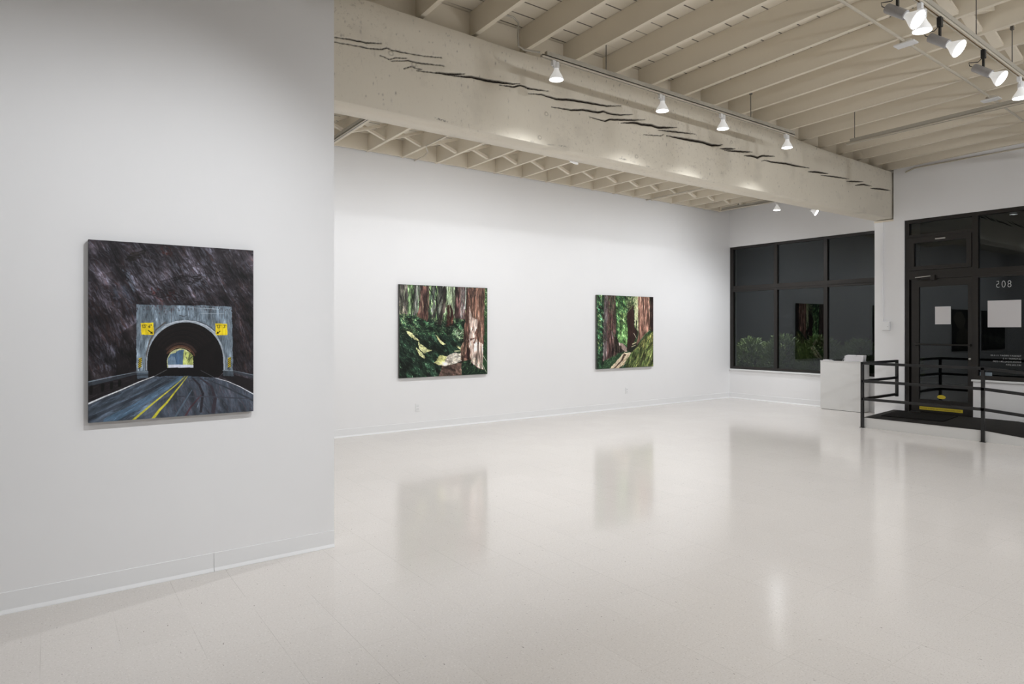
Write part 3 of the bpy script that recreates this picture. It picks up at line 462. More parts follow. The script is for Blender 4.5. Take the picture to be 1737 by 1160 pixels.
# ================================================================== paintings
ART = {
 'p1': [
  ('f',(52,48,53),[(-0.006,-0.005),(1.007,-0.007),(1.007,1.007),(-0.006,1.004)],8),
  ('s',0,1500,0.097,0.014,60,9,[(60,56,62),(72,68,76),(48,44,48),(38,35,38),(84,82,92),(58,44,44),(66,60,64)],0.55),
  ('s',[(0.0,0.0),(1.0,0.0),(1.0,0.344),(0.266,0.351),(0.256,0.733),(0.0,0.774)],900,0.0647,0.0086,58,8,[(78,76,86),(96,96,108),(44,40,44),(60,42,42)],0.5),
  ('s',[(0.176,0.118),(0.453,0.038),(0.766,0.156),(0.651,0.342),(0.327,0.331)],260,0.0754,0.0129,58,7,[(92,90,100),(84,78,86),(104,106,118)],0.5),
  ('s',[(0.0,0.244),(0.266,0.383),(0.266,0.784),(0.0,0.783)],420,0.1185,0.0129,72,7,[(36,33,36),(28,25,27),(46,42,46),(50,38,38),(70,68,78)],0.6),
  ('s',[(0.849,0.337),(1.0,0.333),(1.0,0.79),(0.861,0.741)],260,0.1078,0.0129,75,7,[(36,33,36),(28,25,27),(46,42,46),(50,38,38)],0.8),
  ('s',[(0.885,0.15),(1.0,0.144),(1.0,0.422),(0.861,0.37)],120,0.0647,0.0108,60,8,[(36,33,36),(28,25,27),(46,42,46),(50,38,38)],0.6),
  ('f',(38,34,36),[(0.201,0.494),(0.266,0.453),(0.266,0.724),(0.0,0.769),(0.0,0.726),(0.127,0.69)],7),
  ('s',[(0.0,0.629),(0.256,0.533),(0.261,0.724),(0.0,0.764)],90,0.0647,0.0086,75,8,[(44,40,42),(30,27,29),(70,68,76)],0.6),
  ('s',[(0.032,0.572),(0.156,0.573),(0.156,0.73),(0.041,0.727)],60,0.0539,0.0086,80,10,[(80,78,88),(66,62,70)],0.5),
  ('l',(30,27,29),(0.0095,0.0043),[(0.206,0.101),(0.256,0.073),(0.312,0.057)]),
  ('l',(30,27,29),(0.0041,0.0019),[(0.181,0.152),(0.226,0.234),(0.276,0.302),(0.296,0.352)]),
  ('l',(30,27,29),(0.003,0.0013),[(0.226,0.135),(0.266,0.192),(0.286,0.242)]),
  ('l',(30,27,29),(0.003,0.0013),[(0.337,0.118),(0.379,0.187),(0.432,0.256)]),
  ('l',(30,27,29),(0.0053,0.0024),[(0.464,0.1),(0.518,0.179),(0.584,0.218)]),
  ('l',(30,27,29),(0.0047,0.0022),[(0.4,0.216),(0.496,0.191),(0.584,0.178),(0.651,0.215)]),
  ('l',(30,27,29),(0.0071,0.0032),[(0.307,0.281),(0.41,0.308),(0.496,0.284),(0.584,0.323),(0.674,0.331)]),
  ('l',(30,27,29),(0.0047,0.0022),[(0.64,0.099),(0.719,0.148),(0.766,0.231)]),
  ('l',(30,27,29),(0.003,0.0013),[(0.584,0.008),(0.651,0.098),(0.696,0.17)]),
  ('l',(30,27,29),(0.0041,0.0019),[(0.127,0.376),(0.156,0.474),(0.186,0.553),(0.226,0.633)]),
  ('l',(30,27,29),(0.0036,0.0016),[(0.051,0.242),(0.089,0.358),(0.127,0.455)]),
  ('l',(30,27,29),(0.0036,0.0016),[(0.789,0.068),(0.849,0.184),(0.921,0.313)]),
  ('l',(30,27,29),(0.0041,0.0019),[(0.496,0.056),(0.539,0.116),(0.595,0.144)]),
  ('l',(30,27,29),(0.0041,0.0019),[(0.496,0.253),(0.474,0.223),(0.453,0.193)]),
  ('l',(30,27,29),(0.0053,0.0024),[(0.696,0.245),(0.766,0.296),(0.837,0.337)]),
  ('l',(30,27,29),(0.0036,0.0016),[(0.022,0.408),(0.06,0.494),(0.098,0.611)]),
  ('l',(30,27,29),(0.0036,0.0016),[(0.41,0.031),(0.453,0.09),(0.474,0.13)]),
  ('s',0,260,0.1293,0.0054,58,6,[(24,21,23),(30,27,29)],0.75),
  ('s',[(0.0,0.0),(1.0,0.0),(1.0,0.344),(0.266,0.351),(0.127,0.435),(0.0,0.341)],200,0.0496,0.0172,20,25,[(34,30,33),(40,36,39),(78,74,84)],0.5),
  ('s',[(0.188,0.162),(0.226,0.15),(0.276,0.277),(0.246,0.283)],26,0.0539,0.0108,60,5,[(104,110,124),(92,96,108)],0.8),
  ('s',[(0.474,0.109),(0.561,0.093),(0.584,0.176),(0.496,0.191)],22,0.0431,0.0108,62,8,[(100,100,112)],0.7),
  ('s',[(0.584,0.166),(0.719,0.158),(0.696,0.245),(0.584,0.239)],24,0.0388,0.0129,40,20,[(98,100,112)],0.6),
  ('s',[(0.584,-0.003),(0.719,0.008),(0.766,0.102),(0.628,0.11)],26,0.0539,0.0129,58,8,[(92,92,104)],0.6),
  ('s',[(0.206,0.066),(0.317,0.038),(0.317,0.079),(0.211,0.116)],40,0.0431,0.0097,-18,10,[(28,26,24),(36,32,28)],0.8),
  ('s',[(0.4,0.006),(0.474,0.001),(0.474,0.068),(0.41,0.062)],26,0.0323,0.0129,60,15,[(66,38,36),(54,32,32)],0.7),
  ('s',[(0.348,0.259),(0.496,0.264),(0.496,0.336),(0.368,0.33)],36,0.0323,0.0129,40,25,[(64,38,38),(44,34,36)],0.7),
  ('s',[(0.474,0.182),(0.651,0.162),(0.674,0.214),(0.496,0.222)],40,0.0431,0.0108,-15,12,[(26,24,26),(34,30,32)],0.8),
  ('s',[(0.06,0.572),(0.147,0.573),(0.156,0.711),(0.07,0.718)],40,0.0647,0.0097,82,6,[(88,88,100),(70,70,80)],0.6),
  ('s',[(0.127,0.239),(0.256,0.263),(0.256,0.353),(0.147,0.336)],40,0.0647,0.0108,62,6,[(58,62,72),(44,46,54)],0.6),
  ('t',0,0.17,58,0.05,3.5),
  ('t',0,0.09,-20,0.04,2.5),
  ('f',(112,126,138),[(0.266,0.351),(0.851,0.35),(0.861,0.746),(0.796,0.745),(0.796,0.707),(0.327,0.695),(0.327,0.736),(0.266,0.734)],6),
  ('s',[(0.268,0.358),(0.851,0.357),(0.858,0.741),(0.796,0.739),(0.766,0.49),(0.554,0.429),(0.358,0.493),(0.327,0.731),(0.268,0.729)],620,0.0593,0.0075,90,3,[(96,110,122),(134,148,160),(152,168,182),(84,94,104),(118,128,136)],0.55),
  ('t',[(0.266,0.351),(0.851,0.35),(0.861,0.746),(0.266,0.734)],0.13,90,0.03,4),
  ('s',[(0.268,0.353),(0.851,0.352),(0.851,0.381),(0.268,0.383)],90,0.0237,0.0065,85,8,[(74,66,72),(60,52,56),(96,92,98)],0.6),
  ('s',[(0.368,0.355),(0.496,0.355),(0.474,0.409),(0.379,0.401)],30,0.0269,0.0075,85,8,[(88,78,84)],0.5),
  ('l',(176,188,200),(0.0032,0.0032),[(0.651,0.395),(0.801,0.395)]),
  ('l',(60,62,66),(0.0043,0.0022),[(0.518,0.408),(0.545,0.416),(0.567,0.405)]),
  ('l',(170,180,190),(0.0032,0.0032),[(0.584,0.363),(0.766,0.369)]),
  ('l',(60,56,60),(0.0032,0.0022),[(0.806,0.36),(0.803,0.425)]),
  ('l',(62,58,62),(0.0032,0.0022),[(0.472,0.368),(0.469,0.451)]),
  ('l',(90,84,80),(0.0086,0.0086),[(0.432,0.451),(0.379,0.492),(0.343,0.554),(0.322,0.634),(0.32,0.735)]),
  ('l',(66,70,78),(0.0065,0.0043),[(0.567,0.437),(0.651,0.448),(0.719,0.48),(0.766,0.533)]),
  ('l',(164,174,184),(0.0162,0.0162),[(0.329,0.736),(0.329,0.655),(0.346,0.584),(0.379,0.523),(0.432,0.477),(0.496,0.45),(0.554,0.442),(0.617,0.449),(0.685,0.476),(0.743,0.523),(0.78,0.587),(0.798,0.663),(0.799,0.739)]),
  ('l',(205,212,222),(0.0043,0.0043),[(0.432,0.465),(0.496,0.446),(0.554,0.44),(0.617,0.444),(0.685,0.467),(0.754,0.517)]),
  ('f',(20,17,18),[(0.796,0.68),(0.794,0.649),(0.788,0.619),(0.777,0.59),(0.763,0.562),(0.745,0.537),(0.724,0.514),(0.699,0.495),(0.673,0.478),(0.645,0.465),(0.615,0.456),(0.584,0.45),(0.554,0.449),(0.523,0.451),(0.494,0.457),(0.465,0.467),(0.439,0.48),(0.414,0.496),(0.392,0.515),(0.373,0.537),(0.357,0.561),(0.344,0.586),(0.335,0.613),(0.329,0.641),(0.327,0.67),(0.327,0.764),(0.766,0.779),(0.799,0.75)],3),
  ('l',(27,23,23),(0.0054,0.0054),[(0.731,0.55),(0.713,0.529),(0.692,0.51),(0.669,0.494),(0.645,0.481),(0.619,0.471),(0.592,0.464),(0.564,0.461),(0.536,0.46),(0.509,0.464),(0.483,0.47),(0.458,0.479),(0.434,0.491),(0.412,0.506),(0.393,0.523),(0.375,0.543),(0.361,0.564)]),
  ('l',(22,19,20),(0.0054,0.0054),[(0.722,0.555),(0.704,0.535),(0.685,0.517),(0.663,0.502),(0.639,0.489),(0.614,0.48),(0.588,0.473),(0.562,0.47),(0.536,0.469),(0.509,0.472),(0.484,0.478),(0.46,0.487),(0.437,0.499),(0.416,0.513),(0.397,0.529),(0.381,0.548),(0.367,0.568)]),
  ('l',(30,25,24),(0.0054,0.0054),[(0.713,0.56),(0.696,0.541),(0.677,0.524),(0.656,0.509),(0.634,0.497),(0.61,0.488),(0.585,0.482),(0.56,0.478),(0.535,0.478),(0.51,0.481),(0.485,0.487),(0.462,0.495),(0.44,0.506),(0.42,0.52),(0.402,0.535),(0.386,0.553),(0.373,0.573)]),
  ('l',(27,23,23),(0.0054,0.0054),[(0.704,0.565),(0.688,0.547),(0.67,0.531),(0.65,0.517),(0.629,0.505),(0.606,0.497),(0.582,0.491),(0.558,0.487),(0.534,0.487),(0.51,0.49),(0.487,0.495),(0.464,0.503),(0.443,0.514),(0.424,0.526),(0.407,0.541),(0.392,0.558),(0.379,0.577)]),
  ('l',(22,19,20),(0.0054,0.0054),[(0.695,0.57),(0.68,0.553),(0.663,0.538),(0.644,0.524),(0.623,0.513),(0.601,0.505),(0.579,0.499),(0.556,0.496),(0.533,0.496),(0.51,0.498),(0.488,0.503),(0.466,0.511),(0.447,0.521),(0.428,0.533),(0.412,0.548),(0.397,0.564),(0.385,0.581)]),
  ('l',(30,25,24),(0.0054,0.0054),[(0.686,0.576),(0.672,0.559),(0.656,0.544),(0.637,0.532),(0.618,0.521),(0.597,0.513),(0.576,0.508),(0.554,0.505),(0.532,0.505),(0.51,0.507),(0.489,0.512),(0.469,0.519),(0.45,0.529),(0.432,0.54),(0.416,0.554),(0.403,0.569),(0.391,0.586)]),
  ('l',(27,23,23),(0.0054,0.0054),[(0.677,0.581),(0.664,0.565),(0.648,0.551),(0.631,0.539),(0.613,0.529),(0.593,0.522),(0.573,0.517),(0.552,0.514),(0.531,0.514),(0.51,0.516),(0.49,0.52),(0.471,0.527),(0.453,0.536),(0.436,0.547),(0.421,0.56),(0.408,0.574),(0.397,0.59)]),
  ('l',(22,19,20),(0.0054,0.0054),[(0.668,0.586),(0.656,0.571),(0.641,0.558),(0.625,0.547),(0.607,0.538),(0.589,0.53),(0.569,0.525),(0.55,0.523),(0.53,0.523),(0.51,0.524),(0.491,0.529),(0.473,0.535),(0.456,0.543),(0.44,0.554),(0.426,0.566),(0.413,0.579),(0.403,0.594)]),
  ('l',(30,25,24),(0.0054,0.0054),[(0.66,0.591),(0.648,0.577),(0.634,0.565),(0.619,0.554),(0.602,0.546),(0.584,0.539),(0.566,0.534),(0.548,0.532),(0.529,0.531),(0.511,0.533),(0.493,0.537),(0.475,0.543),(0.459,0.551),(0.444,0.561),(0.431,0.572),(0.419,0.585),(0.409,0.599)]),
  ('l',(27,23,23),(0.0054,0.0054),[(0.651,0.596),(0.64,0.583),(0.627,0.572),(0.612,0.562),(0.597,0.554),(0.58,0.547),(0.563,0.543),(0.546,0.541),(0.528,0.54),(0.511,0.542),(0.494,0.546),(0.478,0.551),(0.462,0.559),(0.448,0.568),(0.436,0.578),(0.424,0.59),(0.415,0.603)]),
  ('l',(22,19,20),(0.0054,0.0054),[(0.642,0.601),(0.632,0.589),(0.619,0.578),(0.606,0.569),(0.591,0.562),(0.576,0.556),(0.56,0.552),(0.544,0.549),(0.527,0.549),(0.511,0.551),(0.495,0.554),(0.48,0.559),(0.465,0.566),(0.452,0.574),(0.44,0.584),(0.43,0.595),(0.421,0.608)]),
  ('l',(30,25,24),(0.0054,0.0054),[(0.633,0.606),(0.624,0.595),(0.612,0.585),(0.6,0.577),(0.586,0.57),(0.572,0.564),(0.557,0.56),(0.542,0.558),(0.526,0.558),(0.511,0.559),(0.496,0.562),(0.482,0.567),(0.469,0.574),(0.456,0.581),(0.445,0.59),(0.435,0.601),(0.427,0.612)]),
  ('l',(27,23,23),(0.0054,0.0054),[(0.625,0.611),(0.616,0.601),(0.605,0.592),(0.593,0.584),(0.581,0.578),(0.568,0.572),(0.554,0.569),(0.54,0.567),(0.525,0.567),(0.511,0.568),(0.497,0.571),(0.484,0.575),(0.472,0.581),(0.46,0.588),(0.45,0.597),(0.441,0.606),(0.433,0.617)]),
  ('l',(22,19,20),(0.0054,0.0054),[(0.616,0.616),(0.608,0.607),(0.598,0.599),(0.587,0.591),(0.576,0.586),(0.563,0.581),(0.551,0.578),(0.538,0.576),(0.524,0.576),(0.511,0.577),(0.499,0.579),(0.486,0.583),(0.475,0.589),(0.464,0.595),(0.455,0.603),(0.446,0.611),(0.439,0.621)]),
  ('l',(30,25,24),(0.0054,0.0054),[(0.607,0.621),(0.6,0.613),(0.591,0.605),(0.581,0.599),(0.57,0.593),(0.559,0.589),(0.547,0.586),(0.536,0.585),(0.523,0.584),(0.512,0.585),(0.5,0.588),(0.489,0.591),(0.478,0.596),(0.468,0.602),(0.46,0.609),(0.452,0.617),(0.445,0.625)]),
  ('l',(27,23,23),(0.0054,0.0054),[(0.599,0.626),(0.592,0.619),(0.584,0.612),(0.575,0.606),(0.565,0.601),(0.555,0.598),(0.544,0.595),(0.533,0.594),(0.523,0.593),(0.512,0.594),(0.501,0.596),(0.491,0.599),(0.481,0.604),(0.472,0.609),(0.464,0.615),(0.457,0.622),(0.452,0.63)]),
  ('l',(84,58,46),(0.0108,0.0108),[(0.611,0.645),(0.604,0.63),(0.593,0.617),(0.58,0.605),(0.566,0.596),(0.549,0.59),(0.532,0.587),(0.515,0.587),(0.498,0.59),(0.482,0.596),(0.468,0.605),(0.456,0.616),(0.446,0.629)]),
  ('l',(124,96,74),(0.0065,0.0065),[(0.588,0.624),(0.58,0.615),(0.57,0.608),(0.559,0.603),(0.548,0.598),(0.536,0.596),(0.524,0.595),(0.512,0.595),(0.5,0.598),(0.489,0.602),(0.479,0.607),(0.469,0.614),(0.461,0.622)]),
  ('l',(60,46,42),(0.0129,0.0129),[(0.618,0.624),(0.608,0.61),(0.596,0.598),(0.582,0.588),(0.567,0.581),(0.55,0.575),(0.533,0.572),(0.516,0.572),(0.5,0.574),(0.483,0.579),(0.468,0.587),(0.455,0.596),(0.443,0.607)]),
  ('f',(200,204,150),[(0.604,0.678),(0.603,0.668),(0.601,0.659),(0.598,0.649),(0.593,0.641),(0.587,0.633),(0.58,0.625),(0.572,0.619),(0.564,0.613),(0.554,0.609),(0.545,0.606),(0.534,0.604),(0.524,0.603),(0.514,0.604),(0.504,0.605),(0.494,0.608),(0.485,0.612),(0.477,0.618),(0.469,0.624),(0.462,0.631),(0.457,0.639),(0.452,0.647),(0.449,0.656),(0.447,0.665),(0.446,0.674),(0.446,0.711),(0.604,0.716)],8),
  ('f',(84,112,142),[(0.449,0.662),(0.464,0.637),(0.496,0.627),(0.512,0.612),(0.545,0.609),(0.544,0.697),(0.449,0.695)],8),
  ('f',(112,136,158),[(0.449,0.662),(0.474,0.649),(0.496,0.654),(0.498,0.696),(0.449,0.695)],8),
  ('l',(60,84,112),(0.0043,0.0043),[(0.501,0.621),(0.492,0.647),(0.502,0.684)]),
  ('f',(170,180,104),[(0.544,0.613),(0.584,0.628),(0.602,0.654),(0.602,0.699),(0.539,0.697)],14),
  ('l',(58,70,50),(0.0054,0.0032),[(0.559,0.628),(0.553,0.648),(0.567,0.664)]),
  ('l',(50,62,50),(0.0054,0.0032),[(0.6,0.651),(0.584,0.662),(0.575,0.685)]),
  ('l',(60,72,52),(0.0054,0.0032),[(0.584,0.638),(0.57,0.675)]),
  ('l',(218,218,150),(0.0054,0.0043),[(0.55,0.638),(0.564,0.685)]),
  ('f',(214,220,236),[(0.449,0.695),(0.561,0.698),(0.604,0.702),(0.604,0.716),(0.449,0.712)],3),
  ('f',(20,18,20),[(0.448,0.712),(0.604,0.716),(0.766,0.779),(0.348,0.769)],3),
  ('f',(72,80,92),[(0.368,0.761),(0.561,0.764),(0.766,0.787),(0.909,0.847),(1.0,0.895),(1.002,1.004),(-0.004,1.003),(-0.004,0.897),(0.176,0.835)],6),
  ('s',[(0.389,0.766),(0.539,0.768),(0.368,0.91),(0.246,1.003),(0.0,1.0),(0.0,0.904),(0.176,0.835)],420,0.097,0.0075,-30,3,[(84,98,114),(92,110,128),(76,86,98),(66,74,84)],0.5),
  ('l',(84,110,134),(0.0216,0.0539),[(0.529,0.775),(0.41,0.841),(0.266,0.924),(0.108,0.998)]),
  ('s',[(0.496,0.782),(0.539,0.773),(0.286,0.976),(0.079,1.001),(0.327,0.867)],120,0.0862,0.0065,-33,3,[(100,126,150),(86,106,128),(80,92,108)],0.6),
  ('l',(56,62,72),(0.0151,0.0237),[(0.474,0.776),(0.327,0.847),(0.051,0.96),(0.0,0.976)]),
  ('l',(62,70,80),(0.0108,0.0172),[(0.41,0.774),(0.256,0.849),(0.0,0.947)]),
  ('s',[(0.567,0.772),(0.766,0.79),(1.0,0.901),(1.0,1.0),(0.368,1.0)],420,0.0754,0.0086,70,14,[(84,88,100),(74,76,86),(96,102,114),(66,62,70),(88,80,88)],0.45),
  ('t',[(0.368,0.761),(0.561,0.764),(0.368,1.002),(0.0,1.003),(0.0,0.904),(0.176,0.835)],0.11,-33,0.025,6),
  ('t',[(0.561,0.764),(0.766,0.787),(1.0,0.895),(1.002,1.004),(0.368,1.002)],0.09,75,0.03,4),
  ('l',(46,44,50),(0.0108,0.0172),[(0.595,0.773),(0.64,0.819),(0.664,0.873),(0.651,0.979)]),
  ('l',(60,54,62),(0.0086,0.028),[(0.64,0.775),(0.719,0.833),(0.743,0.909),(0.731,0.984)]),
  ('l',(56,60,68),(0.0065,0.0129),[(0.674,0.783),(0.801,0.837),(1.0,0.934)]),
  ('l',(84,58,66),(0.0086,0.0129),[(0.651,0.883),(0.584,0.954),(0.556,0.998)]),
  ('l',(66,68,78),(0.0086,0.0086),[(0.496,0.881),(0.719,0.895),(0.995,0.923)]),
  ('l',(90,106,122),(0.0054,0.0129),[(0.595,0.849),(0.539,0.93),(0.496,0.995)]),
  ('l',(130,150,170),(0.0032,0.0032),[(0.64,0.925),(0.628,0.956)]),
  ('s',[(0.368,0.761),(0.561,0.764),(0.766,0.787),(0.754,0.802),(0.379,0.783)],60,0.0647,0.0054,-5,6,[(84,104,124),(44,46,52)],0.6),
  ('f',(34,31,33),[(0.0,0.793),(0.266,0.749),(0.348,0.763),(0.176,0.825),(0.0,0.889)],6),
  ('s',[(0.0,0.793),(0.266,0.749),(0.327,0.762),(0.176,0.825),(0.0,0.885)],70,0.0539,0.0065,-15,8,[(48,44,46),(26,24,26),(58,54,58)],0.6),
  ('f',(34,31,33),[(0.807,0.75),(1.0,0.806),(1.0,0.884),(0.849,0.806),(0.778,0.776)],6),
  ('l',(232,236,240),(0.0097,0.0043),[(0.0,0.895),(0.089,0.86),(0.176,0.829),(0.276,0.789),(0.368,0.759)]),
  ('l',(120,124,128),(0.0032,0.0022),[(0.368,0.759),(0.442,0.724)]),
  ('l',(226,230,236),(0.0032,0.0065),[(0.743,0.783),(0.825,0.807),(0.909,0.844),(1.0,0.894)]),
  ('l',(90,94,98),(0.0022,0.0032),[(0.651,0.735),(0.743,0.783)]),
  ('l',(206,200,66),(0.014,0.0032),[(0.244,1.003),(0.307,0.955),(0.368,0.908),(0.432,0.862),(0.496,0.815),(0.553,0.767)]),
  ('l',(214,206,60),(0.0172,0.0032),[(0.36,1.001),(0.4,0.953),(0.442,0.914),(0.496,0.85),(0.529,0.813),(0.567,0.767)]),
  ('l',(58,64,72),(0.0259,0.0097),[(0.0,0.789),(0.127,0.767),(0.266,0.74)]),
  ('l',(132,146,158),(0.0065,0.0032),[(0.0,0.776),(0.127,0.753),(0.266,0.731)]),
  ('l',(60,64,72),(0.0086,0.0194),[(0.867,0.752),(1.0,0.787)]),
  ('l',(126,140,152),(0.0032,0.0054),[(0.867,0.744),(1.0,0.775)]),
  ('l',(16,14,15),(0.0172,0.0151),[(0.017,0.803),(0.015,0.842)]),
  ('l',(16,14,15),(0.0172,0.0151),[(0.079,0.794),(0.077,0.827)]),
  ('l',(16,14,15),(0.0172,0.0151),[(0.127,0.787),(0.125,0.816)]),
  ('l',(16,14,15),(0.0172,0.0151),[(0.171,0.778),(0.169,0.804)]),
  ('f',(82,94,106),[(0.264,0.729),(0.331,0.729),(0.333,0.766),(0.271,0.77)],8),
  ('l',(160,172,182),(0.0043,0.0043),[(0.266,0.731),(0.331,0.732)]),
  ('l',(44,48,54),(0.0054,0.0054),[(0.271,0.749),(0.331,0.75)]),
  ('f',(66,74,82),[(0.794,0.737),(0.861,0.743),(0.865,0.78),(0.799,0.774)],8),
  ('l',(150,160,170),(0.0043,0.0043),[(0.794,0.739),(0.861,0.744)]),
  ('f',(236,208,34),[(0.29,0.455),(0.363,0.452),(0.366,0.523),(0.293,0.521)],5),
  ('f',(236,208,34),[(0.744,0.455),(0.821,0.457),(0.824,0.525),(0.747,0.527)],5),
  ('l',(50,46,30),(0.0028,0.0028),[(0.298,0.468),(0.302,0.465),(0.302,0.482)]),
  ('l',(50,46,30),(0.0028,0.0028),[(0.307,0.465),(0.317,0.465),(0.312,0.471),(0.317,0.477),(0.312,0.482),(0.307,0.48)]),
  ('l',(50,46,30),(0.0028,0.0028),[(0.323,0.465),(0.323,0.468)]),
  ('l',(50,46,30),(0.0028,0.0028),[(0.344,0.464),(0.335,0.475),(0.339,0.482),(0.344,0.478),(0.341,0.473),(0.336,0.475)]),
  ('l',(50,46,30),(0.0028,0.0028),[(0.349,0.464),(0.349,0.468)]),
  ('l',(50,46,30),(0.0028,0.0028),[(0.352,0.464),(0.352,0.468)]),
  ('l',(50,46,30),(0.0028,0.0028),[(0.754,0.469),(0.758,0.466),(0.758,0.483)]),
  ('l',(50,46,30),(0.0028,0.0028),[(0.762,0.465),(0.774,0.465),(0.768,0.472),(0.774,0.477),(0.768,0.483),(0.762,0.481)]),
  ('l',(50,46,30),(0.0028,0.0028),[(0.78,0.465),(0.78,0.469)]),
  ('l',(50,46,30),(0.0028,0.0028),[(0.796,0.465),(0.808,0.465),(0.802,0.472),(0.808,0.477),(0.802,0.482),(0.796,0.481)]),
  ('l',(50,46,30),(0.0028,0.0028),[(0.812,0.465),(0.812,0.468)]),
  ('l',(20,16,18),(0.0054,0.0054),[(0.333,0.496),(0.352,0.51)]),
  ('f',(20,16,18),[(0.36,0.517),(0.344,0.514),(0.356,0.501)],0),
  ('l',(20,16,18),(0.0054,0.0054),[(0.775,0.502),(0.761,0.512)]),
  ('f',(20,16,18),[(0.752,0.519),(0.756,0.502),(0.768,0.516)],0),
  ('f',(214,190,44),[(0.278,0.654),(0.295,0.65),(0.294,0.706),(0.276,0.71)],4),
  ('l',(26,22,22),(0.0043,0.0043),[(0.276,0.668),(0.295,0.654)]),
  ('l',(26,22,22),(0.0043,0.0043),[(0.276,0.679),(0.295,0.665)]),
  ('l',(26,22,22),(0.0043,0.0043),[(0.276,0.69),(0.295,0.676)]),
  ('l',(26,22,22),(0.0043,0.0043),[(0.276,0.701),(0.295,0.687)]),
  ('l',(26,22,22),(0.0043,0.0043),[(0.276,0.712),(0.295,0.698)]),
  ('l',(20,16,18),(0.0032,0.0032),[(0.284,0.71),(0.284,0.726)]),
  ('f',(214,190,44),[(0.827,0.664),(0.847,0.66),(0.846,0.721),(0.825,0.725)],4),
  ('l',(26,22,22),(0.0043,0.0043),[(0.825,0.679),(0.847,0.664)]),
  ('l',(26,22,22),(0.0043,0.0043),[(0.825,0.691),(0.847,0.676)]),
  ('l',(26,22,22),(0.0043,0.0043),[(0.825,0.703),(0.847,0.688)]),
  ('l',(26,22,22),(0.0043,0.0043),[(0.825,0.715),(0.847,0.7)]),
  ('l',(26,22,22),(0.0043,0.0043),[(0.825,0.727),(0.847,0.712)]),
  ('l',(20,16,18),(0.0032,0.0032),[(0.834,0.725),(0.834,0.742)])],
 'p2': [
  ('f',(30,46,36),[(-0.005,-0.004),(1.005,-0.006),(1.006,1.006),(-0.005,1.005)],8),
  ('s',[(0.005,0.003),(0.996,0.004),(0.997,0.456),(0.005,0.336)],1100,0.0767,0.011,88,5,[(150,186,110),(92,124,78),(62,78,58),(176,206,134),(116,150,92),(84,92,80)],0.7),
  ('f',(96,88,84),[(0.003,0.002),(0.085,0.004),(0.088,0.314),(0.003,0.316)],14),
  ('s',[(0.003,0.002),(0.085,0.004),(0.088,0.314),(0.003,0.316)],120,0.0876,0.0077,88,5,[(66,60,58),(120,112,104),(52,62,46)],0.6),
  ('s',[(0.003,0.162),(0.086,0.159),(0.086,0.335),(0.003,0.336)],60,0.0329,0.0055,60,20,[(160,160,100),(40,60,40)],0.6),
  ('f',(134,168,112),[(0.092,0.004),(0.132,0.004),(0.124,0.313),(0.096,0.314)],18),
  ('s',[(0.092,0.004),(0.132,0.004),(0.124,0.313),(0.096,0.314)],50,0.0329,0.0066,85,15,[(160,194,130),(84,120,76)],0.7),
  ('f',(112,112,106),[(0.169,0.006),(0.221,0.008),(0.198,0.291),(0.155,0.334)],12),
  ('s',[(0.159,0.007),(0.221,0.008),(0.198,0.291),(0.155,0.334)],70,0.0657,0.0066,95,5,[(86,90,84),(140,140,132),(70,110,70)],0.6),
  ('l',(50,46,44),(0.0131,0.011),[(0.167,0.0),(0.159,0.125),(0.137,0.334)]),
  ('l',(170,190,150),(0.0044,0.0033),[(0.142,0.261),(0.134,0.365)]),
  ('f',(92,62,54),[(0.221,0.008),(0.32,0.006),(0.305,0.405),(0.245,0.364),(0.178,0.339),(0.211,0.26)],10),
  ('s',[(0.221,0.008),(0.32,0.006),(0.305,0.395),(0.183,0.339),(0.211,0.26)],170,0.0986,0.0077,92,4,[(70,46,42),(112,80,68),(54,38,36),(100,66,58)],0.6),
  ('f',(92,98,88),[(0.362,0.005),(0.39,0.005),(0.382,0.256),(0.367,0.352),(0.352,0.352)],12),
  ('f',(104,106,96),[(0.421,0.004),(0.471,0.004),(0.462,0.361),(0.423,0.362)],14),
  ('s',[(0.41,0.005),(0.471,0.004),(0.462,0.361),(0.415,0.362)],60,0.0657,0.0077,90,4,[(80,84,74),(130,134,118)],0.6),
  ('l',(30,30,28),(0.011,0.0066),[(0.319,0.035),(0.356,0.097),(0.378,0.15),(0.421,0.18)]),
  ('l',(232,240,214),(0.0099,0.0055),[(0.475,0.001),(0.477,0.061)]),
  ('f',(146,160,132),[(0.519,0.005),(0.61,0.005),(0.612,0.348),(0.53,0.35)],14),
  ('s',[(0.519,0.005),(0.619,0.005),(0.613,0.403),(0.519,0.404)],130,0.0767,0.0088,90,6,[(120,150,104),(170,190,140),(100,120,94),(186,206,140)],0.6),
  ('l',(48,44,40),(0.0175,0.0263),[(0.471,0.104),(0.41,0.223),(0.356,0.362)]),
  ('f',(58,50,46),[(0.477,0.003),(0.512,0.002),(0.51,0.221),(0.459,0.415),(0.405,0.468),(0.382,0.437),(0.432,0.372),(0.475,0.168)],8),
  ('s',[(0.477,0.003),(0.512,0.002),(0.51,0.221),(0.459,0.415),(0.405,0.468),(0.432,0.372)],60,0.0657,0.0055,100,6,[(80,70,62),(40,36,34)],0.6),
  ('f',(78,44,36),[(0.523,0.22),(0.547,0.207),(0.574,0.221),(0.592,0.327),(0.588,0.473),(0.513,0.463)],8),
  ('s',[(0.523,0.22),(0.574,0.221),(0.592,0.327),(0.588,0.473),(0.513,0.463)],70,0.0657,0.0066,92,4,[(56,32,28),(100,58,48)],0.6),
  ('f',(84,62,60),[(0.619,0.005),(0.732,0.004),(0.73,0.369),(0.599,0.354)],10),
  ('s',[(0.619,0.005),(0.675,0.004),(0.676,0.364),(0.599,0.354)],90,0.0767,0.0077,94,4,[(64,40,38),(104,76,70)],0.6),
